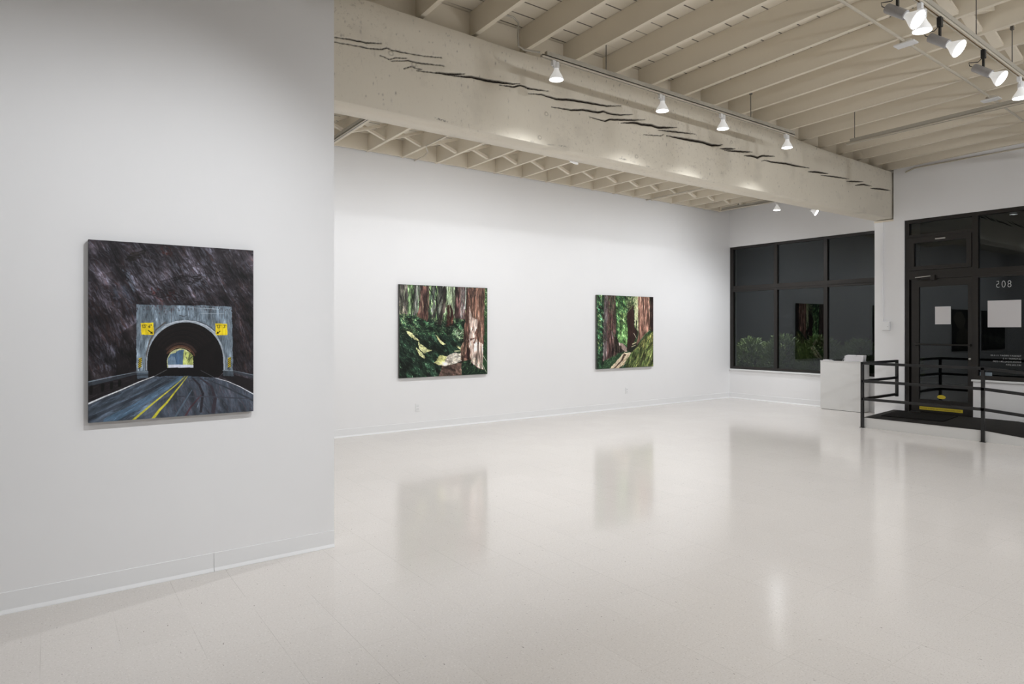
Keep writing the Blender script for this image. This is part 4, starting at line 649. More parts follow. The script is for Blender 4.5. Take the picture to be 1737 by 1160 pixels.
  ('s',[(0.675,0.004),(0.732,0.004),(0.73,0.369),(0.67,0.364)],90,0.0767,0.0077,90,4,[(106,106,104),(84,84,86),(130,128,124)],0.6),
  ('l',(206,216,204),(0.0099,0.0055),[(0.739,0.004),(0.735,0.149),(0.728,0.248)]),
  ('f',(25,42,31),[(0.003,0.336),(0.178,0.333),(0.303,0.395),(0.519,0.457),(0.733,0.369),(0.733,0.831),(0.676,0.851),(0.432,0.907),(0.419,1.008),(0.003,1.001)],8),
  ('s',[(0.003,0.326),(0.188,0.333),(0.303,0.384),(0.519,0.457),(0.721,0.369),(0.71,0.654),(0.519,0.781),(0.378,0.852),(0.421,1.003),(0.003,0.998)],1700,0.046,0.0066,40,28,[(24,42,32),(34,58,42),(44,72,52),(16,28,22),(62,92,66),(24,44,36),(18,34,26)],0.75),
  ('s',[(0.003,0.316),(0.198,0.333),(0.324,0.384),(0.519,0.457),(0.631,0.501),(0.41,0.564),(0.005,0.5)],320,0.0372,0.0044,-30,30,[(90,140,86),(60,110,62),(140,180,120)],0.6),
  ('s',[(0.324,0.352),(0.721,0.358),(0.71,0.588),(0.475,0.543)],260,0.0372,0.0044,-25,35,[(104,150,96),(60,100,60),(180,200,150),(30,50,34)],0.7),
  ('s',[(0.586,0.457),(0.721,0.479),(0.699,0.632),(0.586,0.587)],70,0.0438,0.0044,-40,25,[(190,206,160),(120,150,100)],0.7),
  ('s',[(0.005,0.541),(0.41,0.564),(0.389,1.001),(0.005,0.993)],90,0.0285,0.0033,60,20,[(150,190,150),(110,150,110)],0.7),
  ('s',[(0.015,0.315),(0.198,0.375),(0.198,0.542),(0.015,0.541)],110,0.0329,0.0044,45,25,[(150,180,110),(190,206,140)],0.5),
  ('t',[(0.003,0.336),(0.519,0.436),(0.733,0.369),(0.733,0.831),(0.419,1.008),(0.003,1.001)],0.35,45,0.035,2.2),
  ('f',(220,220,150),[(0.071,0.5),(0.128,0.509),(0.198,0.584),(0.215,0.609),(0.188,0.594),(0.116,0.552)],16),
  ('s',[(0.071,0.5),(0.128,0.509),(0.198,0.584),(0.215,0.609),(0.188,0.594),(0.116,0.552)],25,0.0329,0.0055,45,15,[(220,220,150),(190,196,120),(228,226,180)],0.7),
  ('f',(220,220,150),[(0.201,0.613),(0.23,0.637),(0.293,0.69),(0.346,0.718),(0.28,0.745),(0.251,0.723),(0.209,0.689)],16),
  ('s',[(0.201,0.613),(0.23,0.637),(0.293,0.69),(0.346,0.718),(0.28,0.745),(0.251,0.723),(0.209,0.689)],25,0.0329,0.0055,45,15,[(220,220,150),(190,196,120),(228,226,180)],0.7),
  ('f',(220,220,150),[(0.174,0.676),(0.198,0.699),(0.274,0.76),(0.27,0.797),(0.219,0.768),(0.194,0.73)],16),
  ('s',[(0.174,0.676),(0.198,0.699),(0.274,0.76),(0.27,0.797),(0.219,0.768),(0.194,0.73)],25,0.0329,0.0055,45,15,[(220,220,150),(190,196,120),(228,226,180)],0.7),
  ('f',(220,220,150),[(0.386,0.539),(0.41,0.554),(0.454,0.608),(0.499,0.645),(0.475,0.657),(0.443,0.629)],16),
  ('s',[(0.386,0.539),(0.41,0.554),(0.454,0.608),(0.499,0.645),(0.475,0.657),(0.443,0.629)],25,0.0329,0.0055,45,15,[(220,220,150),(190,196,120),(228,226,180)],0.7),
  ('f',(220,220,150),[(0.628,0.659),(0.682,0.685),(0.678,0.706)],16),
  ('s',[(0.628,0.659),(0.682,0.685),(0.678,0.706)],25,0.0329,0.0055,45,15,[(220,220,150),(190,196,120),(228,226,180)],0.7),
  ('l',(226,226,170),(0.0099,0.0066),[(0.608,0.725),(0.676,0.722)]),
  ('f',(216,206,190),[(0.376,0.852),(0.41,0.81),(0.432,0.764),(0.519,0.783),(0.553,0.751),(0.608,0.744),(0.665,0.752),(0.704,0.725),(0.704,0.83),(0.631,0.86),(0.497,0.893),(0.416,0.872)],12),
  ('f',(212,214,128),[(0.376,0.852),(0.41,0.81),(0.432,0.764),(0.519,0.783),(0.486,0.866),(0.416,0.872)],16),
  ('s',[(0.378,0.852),(0.432,0.768),(0.519,0.783),(0.486,0.882)],50,0.0329,0.0077,20,20,[(226,226,150),(190,190,110),(200,196,150)],0.7),
  ('s',[(0.497,0.791),(0.564,0.755),(0.699,0.753),(0.676,0.84),(0.519,0.883)],110,0.0372,0.0066,-15,15,[(220,208,196),(186,172,156),(232,222,206),(160,150,120)],0.6),
  ('l',(60,56,40),(0.0066,0.0044),[(0.378,0.857),(0.497,0.897),(0.631,0.863),(0.687,0.842)]),
  ('f',(98,76,66),[(0.462,0.892),(0.682,0.857),(0.69,0.996),(0.419,1.003)],10),
  ('s',[(0.459,0.892),(0.682,0.862),(0.69,0.994),(0.419,1.003)],120,0.0372,0.0077,60,30,[(80,60,54),(116,92,82),(70,60,44),(130,100,92)],0.5),
  ('f',(24,42,31),[(0.693,0.818),(0.791,0.821),(0.941,0.949),(1.001,0.884),(1.001,1.0),(0.688,0.996)],8),
  ('s',[(0.693,0.813),(0.791,0.821),(0.932,0.938),(1.001,0.884),(1.001,1.0),(0.688,0.996)],300,0.0482,0.0055,-40,35,[(24,42,32),(34,58,42),(44,72,52),(16,28,22),(62,92,66),(24,44,36),(18,34,26),(96,140,90)],0.75),
  ('f',(40,72,44),[(0.949,0.003),(1.0,0.003),(1.001,0.997),(0.932,0.949)],10),
  ('s',[(0.96,0.003),(1.0,0.003),(1.0,0.343),(0.961,0.344)],90,0.0285,0.0066,40,30,[(170,210,120),(120,170,90),(40,70,44),(210,230,170)],0.7),
  ('s',[(0.961,0.344),(1.0,0.343),(1.001,0.884),(0.938,0.882)],90,0.0394,0.0055,50,30,[(60,110,60),(24,48,32),(110,170,96)],0.7),
  ('f',(110,80,66),[(0.75,0.006),(0.964,0.003),(0.96,0.546),(0.939,0.955),(0.802,0.86),(0.788,0.816),(0.682,0.847),(0.678,0.698),(0.708,0.599),(0.728,0.347),(0.742,0.171)],10),
  ('f',(60,40,36),[(0.75,0.006),(0.79,0.006),(0.774,0.324),(0.781,0.567),(0.777,0.821),(0.71,0.797),(0.708,0.599),(0.733,0.347)],8),
  ('s',[(0.75,0.008),(0.964,0.005),(0.96,0.546),(0.949,0.658),(0.779,0.655),(0.716,0.599),(0.733,0.347)],420,0.1314,0.0077,91,3,[(84,56,46),(128,94,76),(150,112,92),(66,44,38),(110,76,62)],0.55),
  ('s',[(0.682,0.654),(0.744,0.589),(0.779,0.655),(0.733,0.765),(0.676,0.829)],110,0.0657,0.0077,110,8,[(150,112,92),(110,80,66),(184,150,126)],0.6),
  ('f',(200,176,162),[(0.786,0.214),(0.816,0.346),(0.881,0.367),(0.877,0.434),(0.837,0.567),(0.92,0.635),(0.949,0.658),(0.941,0.949),(0.798,0.849),(0.781,0.589),(0.776,0.368)],12),
  ('s',[(0.79,0.346),(0.879,0.367),(0.872,0.456),(0.837,0.567),(0.943,0.658),(0.939,0.943),(0.8,0.855),(0.779,0.589)],260,0.0876,0.0077,90,4,[(216,190,174),(170,136,118),(226,206,196),(120,88,76),(190,158,140)],0.6),
  ('s',[(0.744,0.011),(0.96,0.005),(0.955,0.131),(0.744,0.138)],100,0.0657,0.0099,90,4,[(60,46,42),(46,36,34),(84,64,56)],0.6),
  ('l',(90,62,54),(0.011,0.0175),[(0.866,0.479),(0.86,0.567),(0.843,0.634)]),
  ('l',(96,68,58),(0.0219,0.0088),[(0.796,0.598),(0.843,0.581)]),
  ('s',[(0.802,0.788),(0.896,0.824),(0.939,0.949),(0.826,0.878)],60,0.0438,0.0055,80,25,[(230,226,216),(190,190,150),(120,130,90)],0.7),
  ('s',[(0.055,0.48),(0.356,0.713),(0.282,0.817),(0.147,0.75),(0.055,0.562)],90,0.0372,0.0055,50,18,[(26,44,30),(18,32,24),(40,64,40)],0.8),
  ('s',[(0.367,0.745),(0.699,0.731),(0.699,0.797),(0.389,0.809)],26,0.0285,0.0044,20,20,[(60,60,44),(120,110,90)],0.6),
  ('s',[(0.767,0.214),(0.962,0.209),(0.95,0.882),(0.779,0.832)],120,0.0767,0.0033,91,3,[(70,48,42),(96,70,60),(236,222,212)],0.75),
  ('t',[(0.003,0.002),(0.744,0.0),(0.733,0.369),(0.519,0.436),(0.003,0.336)],0.3,90,0.018,6),
  ('t',[(0.744,0.004),(0.966,0.005),(0.939,0.949),(0.682,0.847),(0.678,0.698),(0.733,0.347)],0.25,91,0.018,8),
  ('t',[(0.373,0.841),(0.699,0.742),(0.69,0.994),(0.419,1.003)],0.2,20,0.03,2),
  ('s',[(0.003,-0.002),(0.744,-0.005),(0.733,0.347),(0.005,0.316)],140,0.1205,0.0044,89,4,[(30,28,28),(44,40,38),(196,216,166)],0.75),
  ('s',[(0.814,0.456),(0.872,0.456),(0.896,0.646),(0.825,0.645)],22,0.0438,0.0088,85,8,[(92,64,54),(70,46,40)],0.7),
  ('l',(220,224,190),(0.0066,0.0033),[(0.932,0.87),(0.986,0.979)]),
  ('l',(214,220,190),(0.0055,0.0033),[(0.949,0.787),(0.994,0.861)]),
  ('l',(200,210,170),(0.0044,0.0033),[(0.797,0.855),(0.826,0.822)])],
 'p3': [
  ('f',(44,76,50),[(-0.011,-0.005),(1.006,-0.005),(1.006,1.005),(-0.005,1.004)],8),
  ('s',[(-0.005,-0.001),(1.003,-0.0),(1.003,0.497),(0.002,0.976)],1100,0.0665,0.013,60,30,[(60,106,62),(36,66,42),(92,144,84),(50,96,70),(26,46,32),(120,160,90)],0.65),
  ('s',[(0.003,0.003),(0.117,0.001),(0.123,0.871),(0.01,0.868)],260,0.0434,0.0116,50,35,[(86,156,116),(120,176,120),(46,90,60),(200,210,130),(40,110,70)],0.7),
  ('l',(34,52,40),(0.0231,0.0173),[(0.103,0.002),(0.101,0.497),(0.091,0.979)]),
  ('l',(40,40,40),(0.0145,0.0145),[(0.013,0.322),(0.016,0.988)]),
  ('l',(60,60,60),(0.0087,0.0058),[(0.03,0.024),(0.018,0.245)]),
  ('s',[(0.32,0.003),(0.52,0.003),(0.521,0.395),(0.35,0.497),(0.33,0.318)],260,0.0636,0.0116,70,25,[(70,112,64),(40,70,44),(130,166,90),(96,140,80)],0.7),
  ('s',[(0.42,0.204),(0.521,0.201),(0.521,0.384),(0.35,0.452)],70,0.0434,0.0101,70,25,[(176,196,120),(140,170,96)],0.6),
  ('f',(222,222,172),[(0.649,0.0),(0.714,0.0),(0.718,0.497),(0.685,0.451),(0.662,0.36)],14),
  ('s',[(0.622,0.001),(0.714,0.0),(0.718,0.474),(0.653,0.451)],130,0.0491,0.0116,70,25,[(236,232,190),(170,186,110),(110,140,80),(206,210,150)],0.7),
  ('s',[(0.476,0.004),(0.711,0.001),(0.667,0.129),(0.521,0.201)],130,0.0636,0.0101,-50,20,[(210,214,150),(70,96,60),(110,136,84),(232,226,170)],0.65),
  ('f',(94,140,76),[(0.351,0.587),(0.356,0.531),(0.449,0.407),(0.521,0.378),(0.54,0.69),(0.379,0.645)],10),
  ('s',[(0.351,0.587),(0.356,0.531),(0.449,0.407),(0.521,0.378),(0.54,0.69),(0.379,0.645)],200,0.0665,0.0087,-50,14,[(130,176,100),(70,116,60),(160,196,120),(50,86,50)],0.7),
  ('f',(168,142,132),[(0.363,0.643),(0.436,0.655),(0.511,0.715),(0.52,0.769),(0.454,0.773),(0.387,0.694)],10),
  ('f',(58,40,36),[(0.518,0.236),(0.586,0.143),(0.64,0.118),(0.65,0.429),(0.703,0.497),(0.674,0.589),(0.61,0.725),(0.552,0.77),(0.52,0.746),(0.531,0.588)],8),
  ('s',[(0.518,0.236),(0.64,0.118),(0.65,0.429),(0.674,0.589),(0.552,0.758),(0.531,0.588)],130,0.1156,0.0101,92,6,[(40,28,28),(80,54,46),(60,40,36)],0.6),
  ('l',(150,140,110),(0.0087,0.0058),[(0.521,0.236),(0.579,0.177),(0.64,0.125)]),
  ('s',[(0.527,0.087),(0.637,0.015),(0.64,0.141),(0.528,0.236)],80,0.0723,0.0087,-45,10,[(60,50,44),(120,130,80),(40,40,32)],0.65),
  ('f',(40,44,36),[(0.552,0.758),(0.61,0.68),(0.683,0.635),(0.728,0.704),(0.581,0.804)],8),
  ('l',(206,196,150),(0.0145,0.0116),[(0.617,0.671),(0.68,0.649)]),
  ('l',(190,180,140),(0.0116,0.0087),[(0.602,0.708),(0.668,0.687)]),
  ('l',(220,212,180),(0.0072,0.0058),[(0.638,0.52),(0.686,0.589)]),
  ('l',(30,40,30),(0.0173,0.0116),[(0.685,0.348),(0.683,0.497)]),
  ('f',(90,66,62),[(0.128,0.003),(0.314,0.001),(0.323,0.542),(0.38,0.677),(0.474,0.77),(0.352,0.81),(0.227,0.868),(0.104,0.903),(0.11,0.651),(0.119,0.321)],10),
  ('s',[(0.18,0.003),(0.314,0.001),(0.323,0.542),(0.38,0.677),(0.38,0.766),(0.227,0.863),(0.184,0.652)],330,0.1734,0.0116,91,3,[(70,48,46),(116,84,76),(54,40,38),(100,72,66)],0.55),
  ('s',[(0.128,0.003),(0.188,0.003),(0.169,0.431),(0.165,0.872),(0.107,0.892),(0.119,0.321)],150,0.159,0.0101,91,3,[(150,144,146),(112,108,112),(86,80,84),(130,118,118)],0.6),
  ('f',(52,42,38),[(0.28,0.497),(0.323,0.542),(0.38,0.677),(0.474,0.77),(0.38,0.8),(0.282,0.764)],8),
  ('s',[(0.28,0.497),(0.323,0.542),(0.38,0.677),(0.465,0.77),(0.282,0.764)],90,0.1012,0.0101,70,10,[(70,60,54),(40,32,30),(84,74,60)],0.6),
  ('s',[(0.183,0.008),(0.314,0.003),(0.316,0.296),(0.184,0.209)],90,0.0867,0.0101,60,25,[(50,74,48),(70,90,60),(40,40,34)],0.5),
  ('l',(140,124,130),(0.0116,0.0087),[(0.255,0.497),(0.264,0.586)]),
  ('f',(40,66,44),[(0.112,0.915),(0.241,0.852),(0.38,0.8),(0.451,0.801),(0.228,0.995),(0.113,1.002)],8),
  ('s',[(0.099,0.914),(0.241,0.841),(0.38,0.783),(0.451,0.801),(0.228,0.995),(0.099,1.002)],220,0.0491,0.0087,-40,35,[(60,100,62),(30,50,34),(90,130,84)],0.7),
  ('f',(222,202,168),[(0.22,0.999),(0.437,0.81),(0.474,0.785),(0.588,0.791),(0.552,0.851),(0.459,0.936),(0.374,1.001)],10),
  ('f',(96,70,58),[(0.283,0.999),(0.381,0.912),(0.437,0.846),(0.468,0.807),(0.509,0.812),(0.452,0.88),(0.374,0.945),(0.314,1.001)],8),
  ('s',[(0.353,0.978),(0.423,0.924),(0.523,0.826),(0.581,0.804),(0.523,0.905),(0.438,0.992)],80,0.0578,0.0087,-45,15,[(236,222,190),(180,136,90),(200,170,130)],0.6),
  ('f',(70,84,46),[(0.977,0.497),(1.003,0.509),(1.003,1.002),(0.481,1.0),(0.523,0.882),(0.581,0.804),(0.698,0.704),(0.817,0.59)],10),
  ('s',[(0.977,0.497),(1.003,0.509),(1.003,1.0),(0.495,0.999),(0.523,0.882),(0.581,0.804),(0.698,0.704),(0.817,0.59)],800,0.0867,0.0087,-62,18,[(110,130,62),(150,156,84),(60,80,42),(40,56,32),(176,170,100),(90,100,50)],0.6),
  ('s',[(0.495,0.881),(0.581,0.816),(0.698,0.727),(0.669,1.0),(0.495,0.999)],130,0.0723,0.0087,-70,18,[(36,50,30),(70,96,50),(120,140,70)],0.6),
  ('s',[(0.742,0.658),(1.0,0.521),(1.0,0.685),(0.817,0.752)],100,0.0578,0.0087,-55,20,[(180,150,80),(160,160,90)],0.5),
  ('f',(150,108,90),[(0.714,0.003),(0.92,0.0),(0.941,0.451),(0.877,0.509),(0.787,0.59),(0.686,0.683),(0.727,0.543),(0.72,0.197)],10),
  ('f',(52,38,38),[(0.938,0.001),(1.003,-0.0),(1.003,0.497),(0.948,0.497)],8),
  ('s',[(0.714,0.003),(0.923,0.0),(0.941,0.451),(0.817,0.555),(0.686,0.675),(0.727,0.543)],420,0.1734,0.0116,91,4,[(176,130,110),(126,84,70),(194,152,130),(98,64,54),(150,106,90)],0.6),
  ('s',[(0.917,0.0),(1.003,-0.0),(1.003,0.486),(0.945,0.486)],110,0.1445,0.0101,90,3,[(40,30,32),(70,50,46),(90,62,54)],0.6),
  ('l',(92,60,52),(0.0116,0.0202),[(0.816,0.009),(0.826,0.311),(0.802,0.544)]),
  ('t',[(0.714,0.003),(1.0,0.0),(0.941,0.451),(0.686,0.683),(0.727,0.543)],0.26,91,0.02,7),
  ('t',[(0.128,0.003),(0.314,0.001),(0.323,0.542),(0.465,0.768),(0.104,0.903)],0.28,91,0.02,7),
  ('t',[(0.977,0.497),(1.003,1.0),(0.495,0.999),(0.581,0.804)],0.28,-62,0.03,3),
  ('t',[(0.32,0.003),(0.52,0.003),(0.522,0.679),(0.351,0.587)],0.3,60,0.03,2),
  ('t',[(0.003,0.003),(0.117,0.001),(0.124,0.981),(0.01,0.977)],0.3,50,0.03,2),
  ('l',(150,150,110),(0.0058,0.0043),[(0.931,0.48),(0.847,0.532),(0.772,0.613)]),
  ('s',[(0.714,0.003),(1.0,0.0),(0.941,0.451),(0.817,0.555),(0.727,0.543)],90,0.1301,0.0043,91,3,[(70,44,38),(210,170,146)],0.7),
  ('s',[(0.128,0.003),(0.314,0.001),(0.323,0.542),(0.227,0.852),(0.112,0.871)],80,0.1301,0.0043,91,3,[(34,26,26),(150,130,124)],0.6),
  ('s',[(0.003,0.003),(0.52,0.003),(0.522,0.497),(0.121,0.651),(0.01,0.868)],160,0.0434,0.0072,60,30,[(20,34,24),(150,190,120)],0.6)],
}

def s2l(c): c = np.asarray(c, float)/255; return np.where(c <= .04045, c/12.92, ((c+.055)/1.055)**2.4)
def inpoly(poly, X, Y):
    r = np.zeros(X.shape, bool); n = len(poly)
    for i in range(n):
        x0, y0 = poly[i]; x1, y1 = poly[(i+1) % n]
        if y0 == y1: continue
        c = ((y0 > Y) != (y1 > Y)) & (X < (x1-x0)*(Y-y0)/(y1-y0)+x0); r ^= c
    return r
def fbm(h, w, cell, rng, sx=1., sy=1.):
    """smooth random field in about -1..1, cell = feature size in pixels"""
    out = np.zeros((h, w)); amp = 1.; tot = 0
    for o in range(4):
        cx, cy = max(2, cell*sx/2**o), max(2, cell*sy/2**o); g = rng.normal(0, 1, (int(h/cy)+3, int(w/cx)+3))
        y = np.arange(h)/cy; x = np.arange(w)/cx; yi = y.astype(int); xi = x.astype(int); fy = (y-yi)[:, None]; fx = (x-xi)[None]; fy = fy*fy*(3-2*fy); fx = fx*fx*(3-2*fx)
        A = g[yi][:, xi]; B = g[yi][:, xi+1]; C = g[yi+1][:, xi]; D = g[yi+1][:, xi+1]
        out += amp*((A*(1-fx)+B*fx)*(1-fy)+(C*(1-fx)+D*fx)*fy); tot += amp; amp *= .55
    return out/tot*1.3
def paint(ops, w, h, asp, seed, wob=.006, con=1.0, sat=1.0, gain=1.0):
    """asp = height/width of the canvas; stroke lengths are in canvas widths"""
    rng = np.random.default_rng(seed); im = np.zeros((h, w, 3)) + 60.; gx = (np.arange(w)+.5)/w; gy = (np.arange(h)+.5)/h*asp
    GX, GY = np.meshgrid(gx, gy); wx = fbm(h, w, w*.05, rng)*wob; wy = fbm(h, w, w*.05, rng)*wob; tex = fbm(h, w, w*.035, rng); tex2 = fbm(h, w, w*.02, rng, .5, 2.2)
    def seg(x0, y0, x1, y1, r0, r1, col, al):
        R = max(r0, r1)+1.2/w; a, b = np.searchsorted(gx, [min(x0, x1)-R, max(x0, x1)+R]); c, d = np.searchsorted(gy, [min(y0, y1)-R, max(y0, y1)+R])
        if b <= a or d <= c: return
        X = gx[None, a:b]; Y = gy[c:d, None]; L2 = (x1-x0)**2+(y1-y0)**2+1e-12
        u = np.clip(((X-x0)*(x1-x0)+(Y-y0)*(y1-y0))/L2, 0, 1); D = np.hypot(X-x0-u*(x1-x0), Y-y0-u*(y1-y0)); rr = r0+(r1-r0)*u
        k = (np.clip((rr-D)*w*.9+.5, 0, 1)*al)[..., None]; im[c:d, a:b] = im[c:d, a:b]*(1-k)+np.asarray(col)*k
    for o in ops:
        if o[0] == 'f':
            _, col, P, nz = o; Q = [(x, y*asp) for x, y in P]; q = wob if nz > 5 else .0; k = inpoly(Q, GX+wx*(q > 0), GY+wy*(q > 0))
            f = (1+(tex*.010+tex2*.012)*nz)[..., None]; im[k] = (np.asarray(col, float)*f)[k]
        elif o[0] == 't':      # patchy light and dark along one direction
            _, P, amp, ang, cl, el = o; a = math.radians(ang); n = int(1.5*max(h, w)); g = fbm(n, n, cl*w, rng, el, 1); U = (GX-.5)*w*math.cos(a)+(GY-asp/2)*w*math.sin(a)+n/2; V = -(GX-.5)*w*math.sin(a)+(GY-asp/2)*w*math.cos(a)+n/2
            g = g[np.clip(V.astype(int), 0, n-1), np.clip(U.astype(int), 0, n-1)]; k = inpoly([(x, y*asp) for x, y in P], GX+wx, GY+wy) if P else np.ones((h, w), bool); im[k] = (im*np.exp(np.clip(g*amp*2, -1.2, .8))[..., None])[k]
        elif o[0] == 'l':
            _, col, (w0, w1), P = o; n = len(P)-1
            for i in range(n):
                a = w0+(w1-w0)*i/n; b = w0+(w1-w0)*(i+1)/n; m = 4
                for j in range(m):
                    u0, u1 = j/m, (j+1)/m; px = lambda u: (P[i][0]+(P[i+1][0]-P[i][0])*u, (P[i][1]+(P[i+1][1]-P[i][1])*u)*asp)
                    (ax, ay), (bx, by) = px(u0), px(u1); v = 1+rng.normal(0, .05); seg(ax, ay, bx, by, (a+(b-a)*u0)/2, (a+(b-a)*u1)/2, np.asarray(col)*v, .92)
        else:
            _, P, n, L, wd, ang, sp, cols, al = o; P = P or [(0, 0), (1, 0), (1, 1), (0, 1)]
            Q = [(x, y*asp) for x, y in P]; x0, x1 = min(p[0] for p in Q), max(p[0] for p in Q); y0, y1 = min(p[1] for p in Q), max(p[1] for p in Q)
            px = rng.uniform(x0, x1, n*8); py = rng.uniform(y0, y1, n*8); ins = inpoly(Q, px, py); px, py = px[ins][:n], py[ins][:n]
            for x, y in zip(px, py):
                a = math.radians(ang+rng.normal(0, sp)); l = L*rng.uniform(.4, 1.1)/2; c = np.asarray(cols[rng.integers(len(cols))], float)*rng.uniform(.78, 1.22); r = wd*rng.uniform(.3, 1)/2
                dx, dy = math.cos(a)*l, math.sin(a)*l
                e = inpoly(Q, np.array([x+dx, x-dx]), np.array([y+dy, y-dy]))
                if not e.all(): dx *= .45; dy *= .45
                bend = rng.normal(0, .16); mx, my = x-dy*bend, y+dx*bend; A_ = al*rng.uniform(.6, 1.15)
                seg(x-dx, y-dy, mx, my, r*.7, r, c, min(1, A_)); seg(mx, my, x+dx, y+dy, r, r*.3, c, min(1, A_))
    im += rng.normal(0, 2.2, im.shape[:2]+(1,)); g = im.mean(2, keepdims=True); im = g+(im-g)*sat; im = (im-90)*con+90; return np.clip(im*gain, 0, 255)
def painting(name, x0, x1, z0, z1, yw, gap, depth, im, label):
    h, w = im.shape[:2]; yf = yw-gap-depth
    t_ = thing(name, ((x0+x1)/2, yw-gap, z0), label, 'painting')
    xs = x0+(x1-x0)*np.arange(w)/(w-1); zs = z1-(z1-z0)*np.arange(h)/(h-1); X, Z = np.meshgrid(xs, zs); lum = im.mean(2)
    co = np.stack([X, np.full_like(X, yf), Z], -1).reshape(-1, 3).astype(np.float32)
    i, j = np.meshgrid(np.arange(h-1), np.arange(w-1), indexing='ij'); a = (i*w+j).ravel(); Q = np.stack([a, a+w, a+w+1, a+1], -1).astype(np.int32)
    me = bpy.data.meshes.new('painted_canvas'); me.vertices.add(len(co)); me.vertices.foreach_set('co', co.ravel()); me.loops.add(Q.size); me.loops.foreach_set('vertex_index', Q.ravel())
    me.polygons.add(len(Q)); me.polygons.foreach_set('loop_start', np.arange(0, Q.size, 4, dtype=np.int32)); me.update(calc_edges=True)
    c = me.attributes.new('paint', 'FLOAT_COLOR', 'POINT'); c.data.foreach_set('color', np.concatenate([s2l(im), np.ones((h, w, 1))], -1).astype(np.float32).ravel())
    me.materials.append(M['paint']); o = bpy.data.objects.new('painted_canvas', me); COL.objects.link(o); o.parent = t_; o.matrix_parent_inverse = t_.matrix_basis.inverted()
    MB().box(x0, x1, yf+.0005, yw-gap, z0, z1).build('canvas_edge', 'canvas', t_)
    return t_
painting('painting', .185, 1.060, .976, 1.994, YP, .004, .034, paint(ART['p1'], 460, 536, 1.163, 1, .0025, 1.05, .95, 1.), 'painting of a dark road tunnel in a rock face, hung on the near partition')
painting('painting', 4.128, 5.660, .778, 2.140, YB, .004, .036, paint(ART['p2'], 400, 356, .889, 2, .007, 1.08, .8, .98), 'forest painting with sunlit path and pale trunk, left one on the back wall')
painting('painting', 8.029, 9.525, .764, 2.107, YB, .004, .036, paint(ART['p3'], 360, 324, .898, 3, .007, 1.08, .8, .98), 'forest painting with redwoods and mossy bank, right one on the back wall')
# two more canvases hang on the hidden part of the back wall; the door glass mirrors them
side1 = [('f', (14, 22, 18), [(0, 0), (1, 0), (1, 1), (0, 1)], 6), ('s', 0, 400, .12, .02, -20, 30, [(20, 34, 26), (10, 16, 12), (30, 40, 30)], .7), ('f', (90, 96, 82), [(0, .72), (.5, .66), (1, .60), (1, .66), (.5, .76), (0, .86)], 10), ('s', [(0, .6), (1, .55), (1, .9), (0, .95)], 120, .3, .02, -8, 6, [(70, 80, 70), (40, 46, 40), (110, 110, 90)], .5)]
side2 = [('f', (16, 16, 14), [(0, 0), (1, 0), (1, 1), (0, 1)], 6), ('s', 0, 300, .12, .03, -40, 30, [(26, 26, 22), (10, 10, 10)], .7), ('f', (120, 112, 98), [(.35, .25), (.55, .06), (.8, .05), (1, .2), (.75, .45), (.5, .5)], 8), ('f', (84, 76, 64), [(.2, .5), (.5, .42), (.8, .55), (.85, .8), (.4, .85), (.15, .75)], 10), ('s', [(.1, .6), (.9, .6), (1, 1), (0, 1)], 100, .2, .03, -10, 10, [(60, 60, 50), (100, 96, 80)], .5)]
painting('painting', -2.55, -.95, .75, 2.12, YB, .004, .036, paint(side2, 160, 140, .86, 5), 'dark painting of pale boulders beyond the partition, mirrored in the door glass')
painting('painting', -5.6, -3.45, .75, 2.12, YB, .004, .036, paint(side1, 160, 110, .64, 6), 'dark painting with a pale streak beyond the partition, mirrored in the window by the door')

# ================================================================== outlets
for x, s in ((4.442, 'under the left forest painting'), (8.834, 'under the right forest painting')):
    o = thing('wall_outlet', (x, YB, .33), 'white wall outlet %s' % s, 'outlet', 'wall outlets')
    MB().box(x-.036, x+.036, YB-.007, YB-.0005, .272, .388).build('cover_plate', 'whitem', o, .002)
    for dz in (-.022, .022):
        MB().box(x-.017, x+.017, YB-.010, YB-.007, .33+dz-.015, .33+dz+.015).build('receptacle', 'whitem', o, .002)
        b = MB()
        for sx in (-.007, .007): b.box(x+sx-.0015, x+sx+.0015, YB-.0105, YB-.0099, .33+dz-.006, .33+dz+.007)
        b.build('slots', 'ink', o)

# ================================================================== rear window
w = struct(thing('window_1', (XW, 6.87, .63), 'dark bronze six-pane window of the rear bay', 'window'))
x0, x1 = XW+.012, XW+.10; y0, y1 = 5.225, YB-.004; z0, z1 = .632, 3.252; ym = (6.418, 7.455)
f = MB()
for a, b_ in ((y0, y0+.045), (ym[0]-.035, ym[0]+.035), (ym[1]-.035, ym[1]+.035), (y1-.075, y1)): f.box(x0, x1, a, b_, z0, z1)
for a, b_ in ((z0, z0+.055), (2.288, 2.412), (z1-.05, z1)): f.box(x0+.003, x1-.003, y0+.002, y1-.002, a, b_)
f.box(x0-.006, x0+.02, y0+.03, y1-.03, 2.335, 2.365); fr1 = f.build('window_frame', 'darkm', w)
for a, b_ in ((y0+.045, ym[0]-.035), (ym[0]+.035, ym[1]-.035), (ym[1]+.035, y1-.075)):
    for c_, d_ in ((z0+.055, 2.288), (2.412, z1-.05)): MB().box(XW+.050, XW+.056, a-.004, b_+.004, c_-.004, d_+.004).build('pane', 'glass', w)
sl = MB().box(XW-.028, XW+.012, y0, YB-.001, .606, .631).build('window_sill', 'base', w, .003)

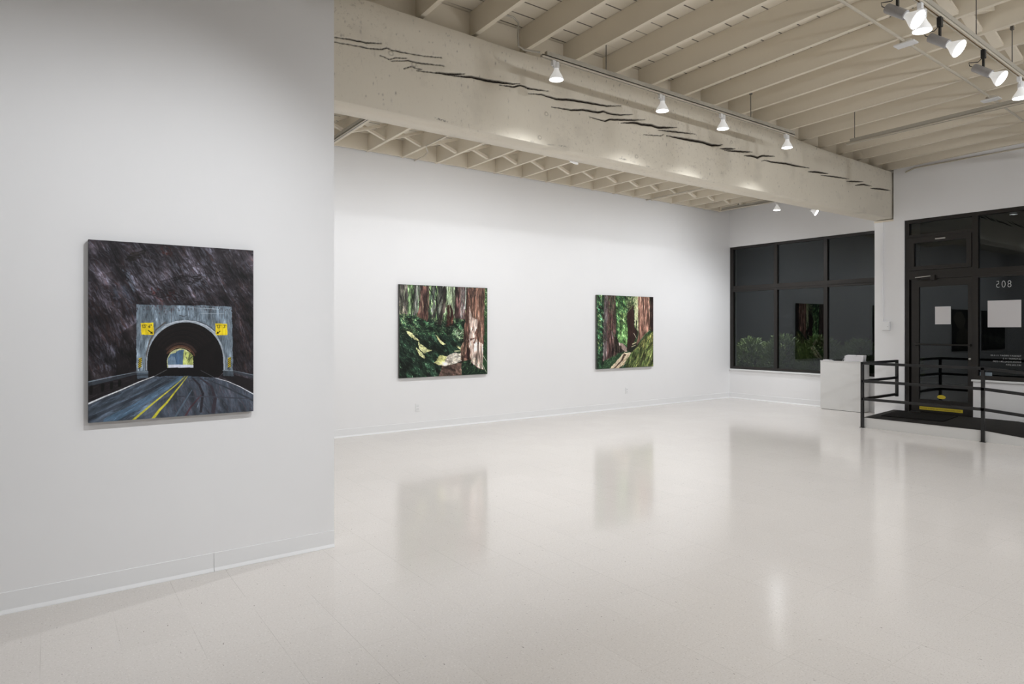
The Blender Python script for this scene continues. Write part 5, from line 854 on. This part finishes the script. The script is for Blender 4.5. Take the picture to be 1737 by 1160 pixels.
# ================================================================== entrance: door, transom lights and shop window
w2 = struct(thing('window_2', (XD, 3.0, .73), 'dark bronze shop window beside the entrance door', 'window'))
f = MB(); X0, X1 = XD+.02, XD+.12
f.box(X0, X1, 3.734, 3.811, .155, 3.262)                       # mullion beside the door
for y in (1.55, -.55): f.box(X0, X1, y-.035, y+.035, .73, 3.262)
f.box(X0, X1, -1.2, 3.734, .728, .79); f.box(X0, X1, -1.2, 3.734, 2.268, 2.406); f.box(X0, X1, -1.2, 3.734, 3.206, 3.262); f.box(X0, X1, -1.2, -1.14, .73, 3.262)
f.box(X0-.006, X0+.02, -1.1, 3.75, 2.32, 2.352); f.build('window_frame', 'darkm', w2)
for a, b_ in ((1.585, 3.734), (-.515, 1.515), (-1.14, -.585)):
    for c_, d_ in ((.79, 2.268), (2.406, 3.206)): MB().box(XD+.060, XD+.066, a-.004, b_+.004, c_-.004, d_+.004).build('pane', 'glass', w2)
MB().box(XD-.028, XD+.02, -1.2, 3.807, .70, .727).build('window_sill', 'base', w2, .003)
w3 = struct(thing('window_3', (XD, 4.28, 2.3), 'dark bronze transom lights over the entrance door', 'window'))
f = MB(); f.box(X0, X1, 4.690, 4.752, .155, 3.262); f.box(X0, X1, 3.811, 4.690, 3.206, 3.262); f.box(X0, X1, 3.811, 4.690, 2.965, 3.015); f.box(X0, X1, 3.811, 4.690, 2.290, 2.432)
f.build('window_frame', 'darkm', w3)
h = MB(); hx0, hx1 = XD+.004, XD+.075; h.box(hx0, hx1, 4.612, 4.688, 2.436, 2.962); h.box(hx0, hx1, 3.815, 3.880, 2.436, 2.962); h.box(hx0+.001, hx1, 3.880, 4.612, 2.436, 2.500); h.box(hx0+.001, hx1, 3.880, 4.612, 2.875, 2.962)
hp = h.build('hopper_frame', 'darkm', w3); MB().box(XD+.045, XD+.051, 3.876, 4.616, 2.496, 2.879).build('pane', 'glass', hp)
MB().box(XD+.060, XD+.066, 3.808, 4.694, 3.011, 3.210).build('pane', 'glass', w3)
MB().box(XD-.016, XD+.004, 4.16, 4.30, 2.905, 2.925).build('hopper_latch', 'steel', hp, .002)
dr = struct(thing('door_1', (XD, 4.217, .155), 'dark bronze glazed entrance door', 'door'))
f = MB(); DX0, DX1 = XD+.030, XD+.078
f.box(DX0, DX1, 4.548, 4.660, .160, 2.286); f.box(DX0, DX1, 3.815, 3.868, .160, 2.286); f.box(DX0, DX1, 3.868, 4.548, .160, .366); f.box(DX0, DX1, 3.868, 4.548, 2.166, 2.286); f.build('door_frame', 'darkm', dr)
MB().box(XD+.052, XD+.058, 3.864, 4.552, .362, 2.170).build('pane', 'glass', dr)
pb = MB(); pb.tube([(XD-.018, 4.600, 1.245), (XD-.018, 3.836, 1.242)], .013); pb.build('push_bar', 'darkm', dr, smooth=True)
for y in (4.600, 3.838): MB().box(XD-.026, XD+.030, y-.014, y+.014, 1.225, 1.262).build('push_bar_bracket', 'darkm', dr)
MB().lathe([(.016, 0), (.016, .010), (.010, .014)], Matrix.Translation((XD+.030, 3.842, 1.035)) @ Matrix.Rotation(-PI/2, 4, 'Y')).build('lock_cylinder', 'steel', dr, smooth=True)
dc = MB().box(XD-.030, XD+.029, 4.30, 4.36, 2.262, 2.345).build('door_closer', 'darkm', dr, .004)
MB().tube([(XD-.02, 4.34, 2.335), (XD-.03, 4.58, 2.318)], .009).build('closer_arm', 'steel', dc); MB().tube([(XD-.03, 4.58, 2.30), (XD-.02, 4.46, 2.262), (XD+.02, 4.34, 2.262)], .007).build('closer_link', 'darkm', dc)
# writing on the glass
def text(name, s, size, origin, xd, yd, mat, parent=None, extr=.0006, align='LEFT', space=1.0, xs=1.0, thin=0.0):
    cu = bpy.data.curves.new(name, 'FONT'); cu.body = s; cu.size = size; cu.extrude = extr; cu.align_x = align; cu.offset = -thin; cu.space_character = space
    tmp = bpy.data.objects.new('tmp', cu); COL.objects.link(tmp); dg = bpy.context.evaluated_depsgraph_get(); me = bpy.data.meshes.new_from_object(tmp.evaluated_get(dg)); bpy.data.objects.remove(tmp); bpy.data.curves.remove(cu)
    xd, yd = Vector(xd), Vector(yd); zd = xd.cross(yd); m = Matrix((xd*xs, yd, zd)).transposed().to_4x4(); m.translation = Vector(origin); me.transform(m); me.materials.clear(); me.materials.append(M[mat]); me.name = name
    o = bpy.data.objects.new(name, me); COL.objects.link(o)
    if parent is not None: o.parent = parent; o.matrix_parent_inverse = parent.matrix_basis.inverted()
    return o
XG = XD+.0585
tag(text('street_number', '805', .150, (XD+.0590, 3.325, 2.103), (0, 1, 0), (0, 0, 1), 'vinyl', space=1.25, xs=.76, thin=.0042), 'white street number lettering high on the shop window, mirrored from inside', 'street number')
hr = thing('opening_hours', (XD+.0590, 3.213, .96), 'small white opening hours lettering low on the shop window', 'lettering')
for i, (s, k) in enumerate((('TUESDAY-FRIDAY 11-5:30', 1.12), ('SATURDAY 11-5', 1.06), ('RUSSOLEEGALLERY.COM', 1.06), ('503.226.2754', 1.12))):
    text('lettering_line', s, .031, (XD+.0590, 3.213, 1.090-.0445*i), (0, 1, 0), (0, 0, 1), 'vinyl', hr, space=k*1.12, xs=.86, thin=.0005)
tag(MB().box(XD+.0585, XD+.0597, 3.213, 3.623, 1.517, 1.915).build('paper_notice', 'paper'), 'large blank white paper notice on the shop window', 'notice')
tag(MB().box(XD+.0500, XD+.0512, 4.105, 4.324, 1.566, 1.845).build('paper_notice', 'paper'), 'small blank white paper notice on the entrance door glass', 'notice')
tag(MB().box(XD+.0586, XD+.0597, 3.567, 3.722, .752, .842).build('window_sticker', 'bluev'), 'pale blue sticker at the bottom of the shop window behind the railing', 'sticker')
st = thing('door_sticker', (XD, 4.24, .18), 'yellow warning strip with black letters on the door bottom rail', 'sticker')
m = MB().box(XD+.0285, XD+.0298, 3.935, 4.540, .200, .248).build('strip', 'yellow', st); text('lettering', 'THIS DOOR TO REMAIN UNLOCKED DURING BUSINESS HOURS', .033, (XD+.0284, 4.530, .212), (0, -1, 0), (0, 0, 1), 'ink', st, .0002, xs=.60)
ov = thing('door_decal', (XD+.05, 4.235, .40), 'oval yellow decal at the bottom of the door glass', 'sticker')
MB().lathe([(.060, 0), (.060, .0008)], Matrix.Translation((XD+.0505, 4.235, .418)) @ Matrix.Rotation(PI/2, 4, 'Y') @ Matrix.Diagonal((.52, 1, 1, 1)), 32).build('decal', 'yellow', ov)

# ================================================================== entry platform, mat and railing
RY = 3.23; RS = .09; PZ = .157
pf = thing('entry_platform', (10.7, 3.5, 0), 'white-sided entrance platform and ramp with dark rubber top', 'platform')
def slab(name, mat, za, zb, x0, xr=XD-.001, ye=RY-PZ/RS+.02):
    b = MB(); secs = [([(x0, 4.760), (xr, 4.915)], PZ), ([(x0, RY), (xr, RY)], PZ), ([(x0, ye), (xr, ye)], PZ-(RY-ye)*RS)]; R = []
    for (l, r), z in secs:
        lo = max(z+za, .0005) if za > -.1 else .0; R.append([b.bm.verts.new((l[0], l[1], lo)), b.bm.verts.new((r[0], r[1], lo)), b.bm.verts.new((r[0], r[1], z+zb)), b.bm.verts.new((l[0], l[1], z+zb))])
    for p, q in zip(R, R[1:]):
        for i in range(4): b.bm.faces.new((p[i], p[(i+1) % 4], q[(i+1) % 4], q[i]))
    b.bm.faces.new(R[0]); b.bm.faces.new(R[-1][::-1]); return b.build(name, mat, pf)
slab('platform_body', 'plat', -.2, -.006, 10.03, ye=RY-1.62); slab('rubber_top', 'rubber', -.0055, .0, 10.026, ye=RY-1.62)
tag(MB().prism([(10.35, 4.66), (11.25, 4.80), (11.25, 3.95), (10.42, 3.85)], 'z', PZ+.0008, PZ+.011).build('door_mat', 'mat'), 'charcoal door mat on the platform in front of the entrance', 'mat')
rl = thing('handrail', (10.02, 4.78, 0), 'black square-tube handrail around the entrance platform', 'railing')
def bar(name, pts, r=.019): return MB().tube(pts, r*1.414, square=True).build(name, 'black', rl)
PY = 3.227; PE = 1.80; dz = (PY-PE)*RS*.9
bar('post', [(10.005, 4.775, .0), (10.005, 4.775, .992)]); bar('post', [(10.005, PY, 0), (10.005, PY, .985)]); bar('post', [(10.005, PE, 0), (10.005, PE, .985-dz)]); bar('end_bar', [(11.20, 4.80, .395), (11.20, 4.80, .990)])
for k, z in enumerate((.972, .702, .432)):
    bar('rail', [(10.005, 4.775, z), (10.005, PY, z)]); bar('rail', [(10.005, PY, z), (10.005, PE, z-dz)]); bar('side_rail', [(10.005, 4.775, z), (11.20, 4.80, z)])
for y in (4.775, PY, PE): MB().box(9.975, 10.035, y-.03, y+.03, .0005, .006).build('post_foot', 'black', rl)

# ================================================================== desk by the rear window
dk = thing('reception_plinth', (11.86, 5.98, 0), 'white boxy plinth desk standing under the rear window', 'desk')
MB().box(11.735, 11.968, 5.59, 6.365, .006, .890).build('body', 'desk', dk); MB().box(11.731, 11.970, 5.586, 6.369, .891, .903).build('top', 'desk', dk); MB().box(11.75, 11.96, 5.60, 6.35, 0, .0055).build('base_shadow_gap', 'dark', dk)
bh = thing('brochure_holder', (11.83, 5.76, .903), 'clear acrylic holder full of leaflets on the white plinth', 'brochure holder')
b = MB(); b.prism([(11.765, .9035), (11.885, .9035), (11.905, 1.020), (11.900, 1.020), (11.878, .909), (11.775, .909), (11.805, 1.005), (11.800, 1.005)], 'y', 5.61, 5.945); b.build('tray', 'acrylic', bh)
MB().prism([(11.780, .910), (11.83, .910), (11.862, 1.012), (11.812, 1.012)], 'y', 5.74, 5.930).build('leaflets', 'paper', bh); MB().prism([(11.785, .910), (11.82, .910), (11.853, 1.016), (11.820, 1.016)], 'y', 5.62, 5.732).build('leaflets', 'paper', bh)
ca = thing('card_stack', (11.80, 6.27, .903), 'low stack of pale cards at the left end of the plinth top', 'cards')
for i in range(4): MB().box(11.75+.003*(i % 2), 11.86, 6.20+.003*i, 6.32+.002*i, .9035+.004*i, .9073+.004*i).build('card', 'paper', ca)
tr_ = thing('card_tray', (11.80, 6.05, .903), 'small dark tray between the cards and the leaflets on the plinth', 'tray')
b = MB(); b.box(11.755, 11.88, 5.97, 6.13, .9035, .908); b.box(11.755, 11.76, 5.97, 6.13, .9081, .925); b.box(11.875, 11.88, 5.97, 6.13, .9081, .925); b.build('tray_body', 'dark', tr_); MB().tube([(11.80, 5.985, .909), (11.81, 5.965, .95), (11.86, 5.963, .962), (11.87, 5.985, .91)], .004).build('wire_loop', 'steel', tr_)

# ================================================================== outside
g = struct(box('floor_pavement', 'asphalt', XD+.17, 22, -6, 14, -.30, -.14)); 
def shrub(x, y, r, h, n, label):
    rng = random.Random(int(x*100+y*10)); t_ = thing('shrub', (x, y, -.14), label, 'shrub', 'shrubs outside the rear window'); st_ = MB(); lf = MB()
    for k in range(9):
        a = rng.uniform(0, 2*PI); q = rng.uniform(.3, .9)*r; tip = (x+q*math.cos(a), y+q*math.sin(a), h*rng.uniform(.7, .95)); st_.tube([(x+.03*math.cos(a), y+.03*math.sin(a), -.14), (x+q*.5*math.cos(a), y+q*.5*math.sin(a), h*.45), tip], .008, 6)
    st_.build('stems', 'bark', t_)
    for k in range(n):
        a = rng.uniform(0, 2*PI); u = rng.uniform(-.55, 1); rr = r*math.sqrt(max(0, 1-u*u))*rng.uniform(.55, 1.05); cx, cy_, cz = x+rr*math.cos(a), y+rr*math.sin(a)*1.0, h*.62+u*h*.38+rng.uniform(-.05, .05)
        d = Vector((math.cos(a)*.6+rng.gauss(0, .4), math.sin(a)*.6+rng.gauss(0, .4), rng.uniform(.1, 1.2))).normalized(); s = d.cross(Vector((rng.gauss(0, 1), rng.gauss(0, 1), rng.gauss(0, 1)))).normalized(); nn = d.cross(s)
        L = rng.uniform(.07, .12); w_ = L*.2; c_ = Vector((cx, cy_, cz)); P = [c_, c_+d*L*.45+s*w_+nn*.004, c_+d*L, c_+d*L*.45-s*w_+nn*.004, c_+d*L*.5-nn*.006]
        v = [lf.bm.verts.new(p) for p in P]; lf.bm.faces.new((v[0], v[1], v[4])); lf.bm.faces.new((v[1], v[2], v[4])); lf.bm.faces.new((v[2], v[3], v[4])); lf.bm.faces.new((v[3], v[0], v[4]))
    bm_keep = lf; me_o = bm_keep.build('foliage', 'leaf', t_); return t_
for (y, r, h, s) in ((8.75, .42, 1.22, 'behind the left lower pane'), (7.95, .45, 1.30, 'between the left and middle lower panes'), (7.1, .45, 1.28, 'behind the middle lower pane'), (6.3, .42, 1.22, 'behind the right lower pane'), (5.6, .40, 1.15, 'behind the plinth, right of the others')):
    shrub(13.1, y, r, h, 1500, 'dim green shrub outside the rear window, %s' % s)

wl = thing('shrub_fill_lamp', (XW+.21, 9.0, 2.9), 'added unseen lamp that lights the shrubs beyond the rear window', 'lamp')  # added lamp, unseen, there to brighten the shrubs through the glass
MB().box(XW+.201, XW+.25, 8.92, 9.08, 2.78, 3.02).build('back_plate', 'darkm', wl, .004); MB().lathe([(.075, 2.86), (.085, 2.95), (.03, 3.0)], Matrix.Translation((XW+.34, 9.0, 0))).build('shade', 'darkm', wl, smooth=True); MB().tube([(XW+.25, 9.0, 2.97), (XW+.34, 9.0, 2.98)], .012).build('arm', 'darkm', wl)
MB().lathe([(.001, 2.852), (.05, 2.856), (.055, 2.862)], Matrix.Translation((XW+.34, 9.0, 0))).build('lens', 'lens', wl)
spot(wl, Vector((XW+.34, 9.0, 2.83)), (.35, -.75, -1), 520, 120, .8)
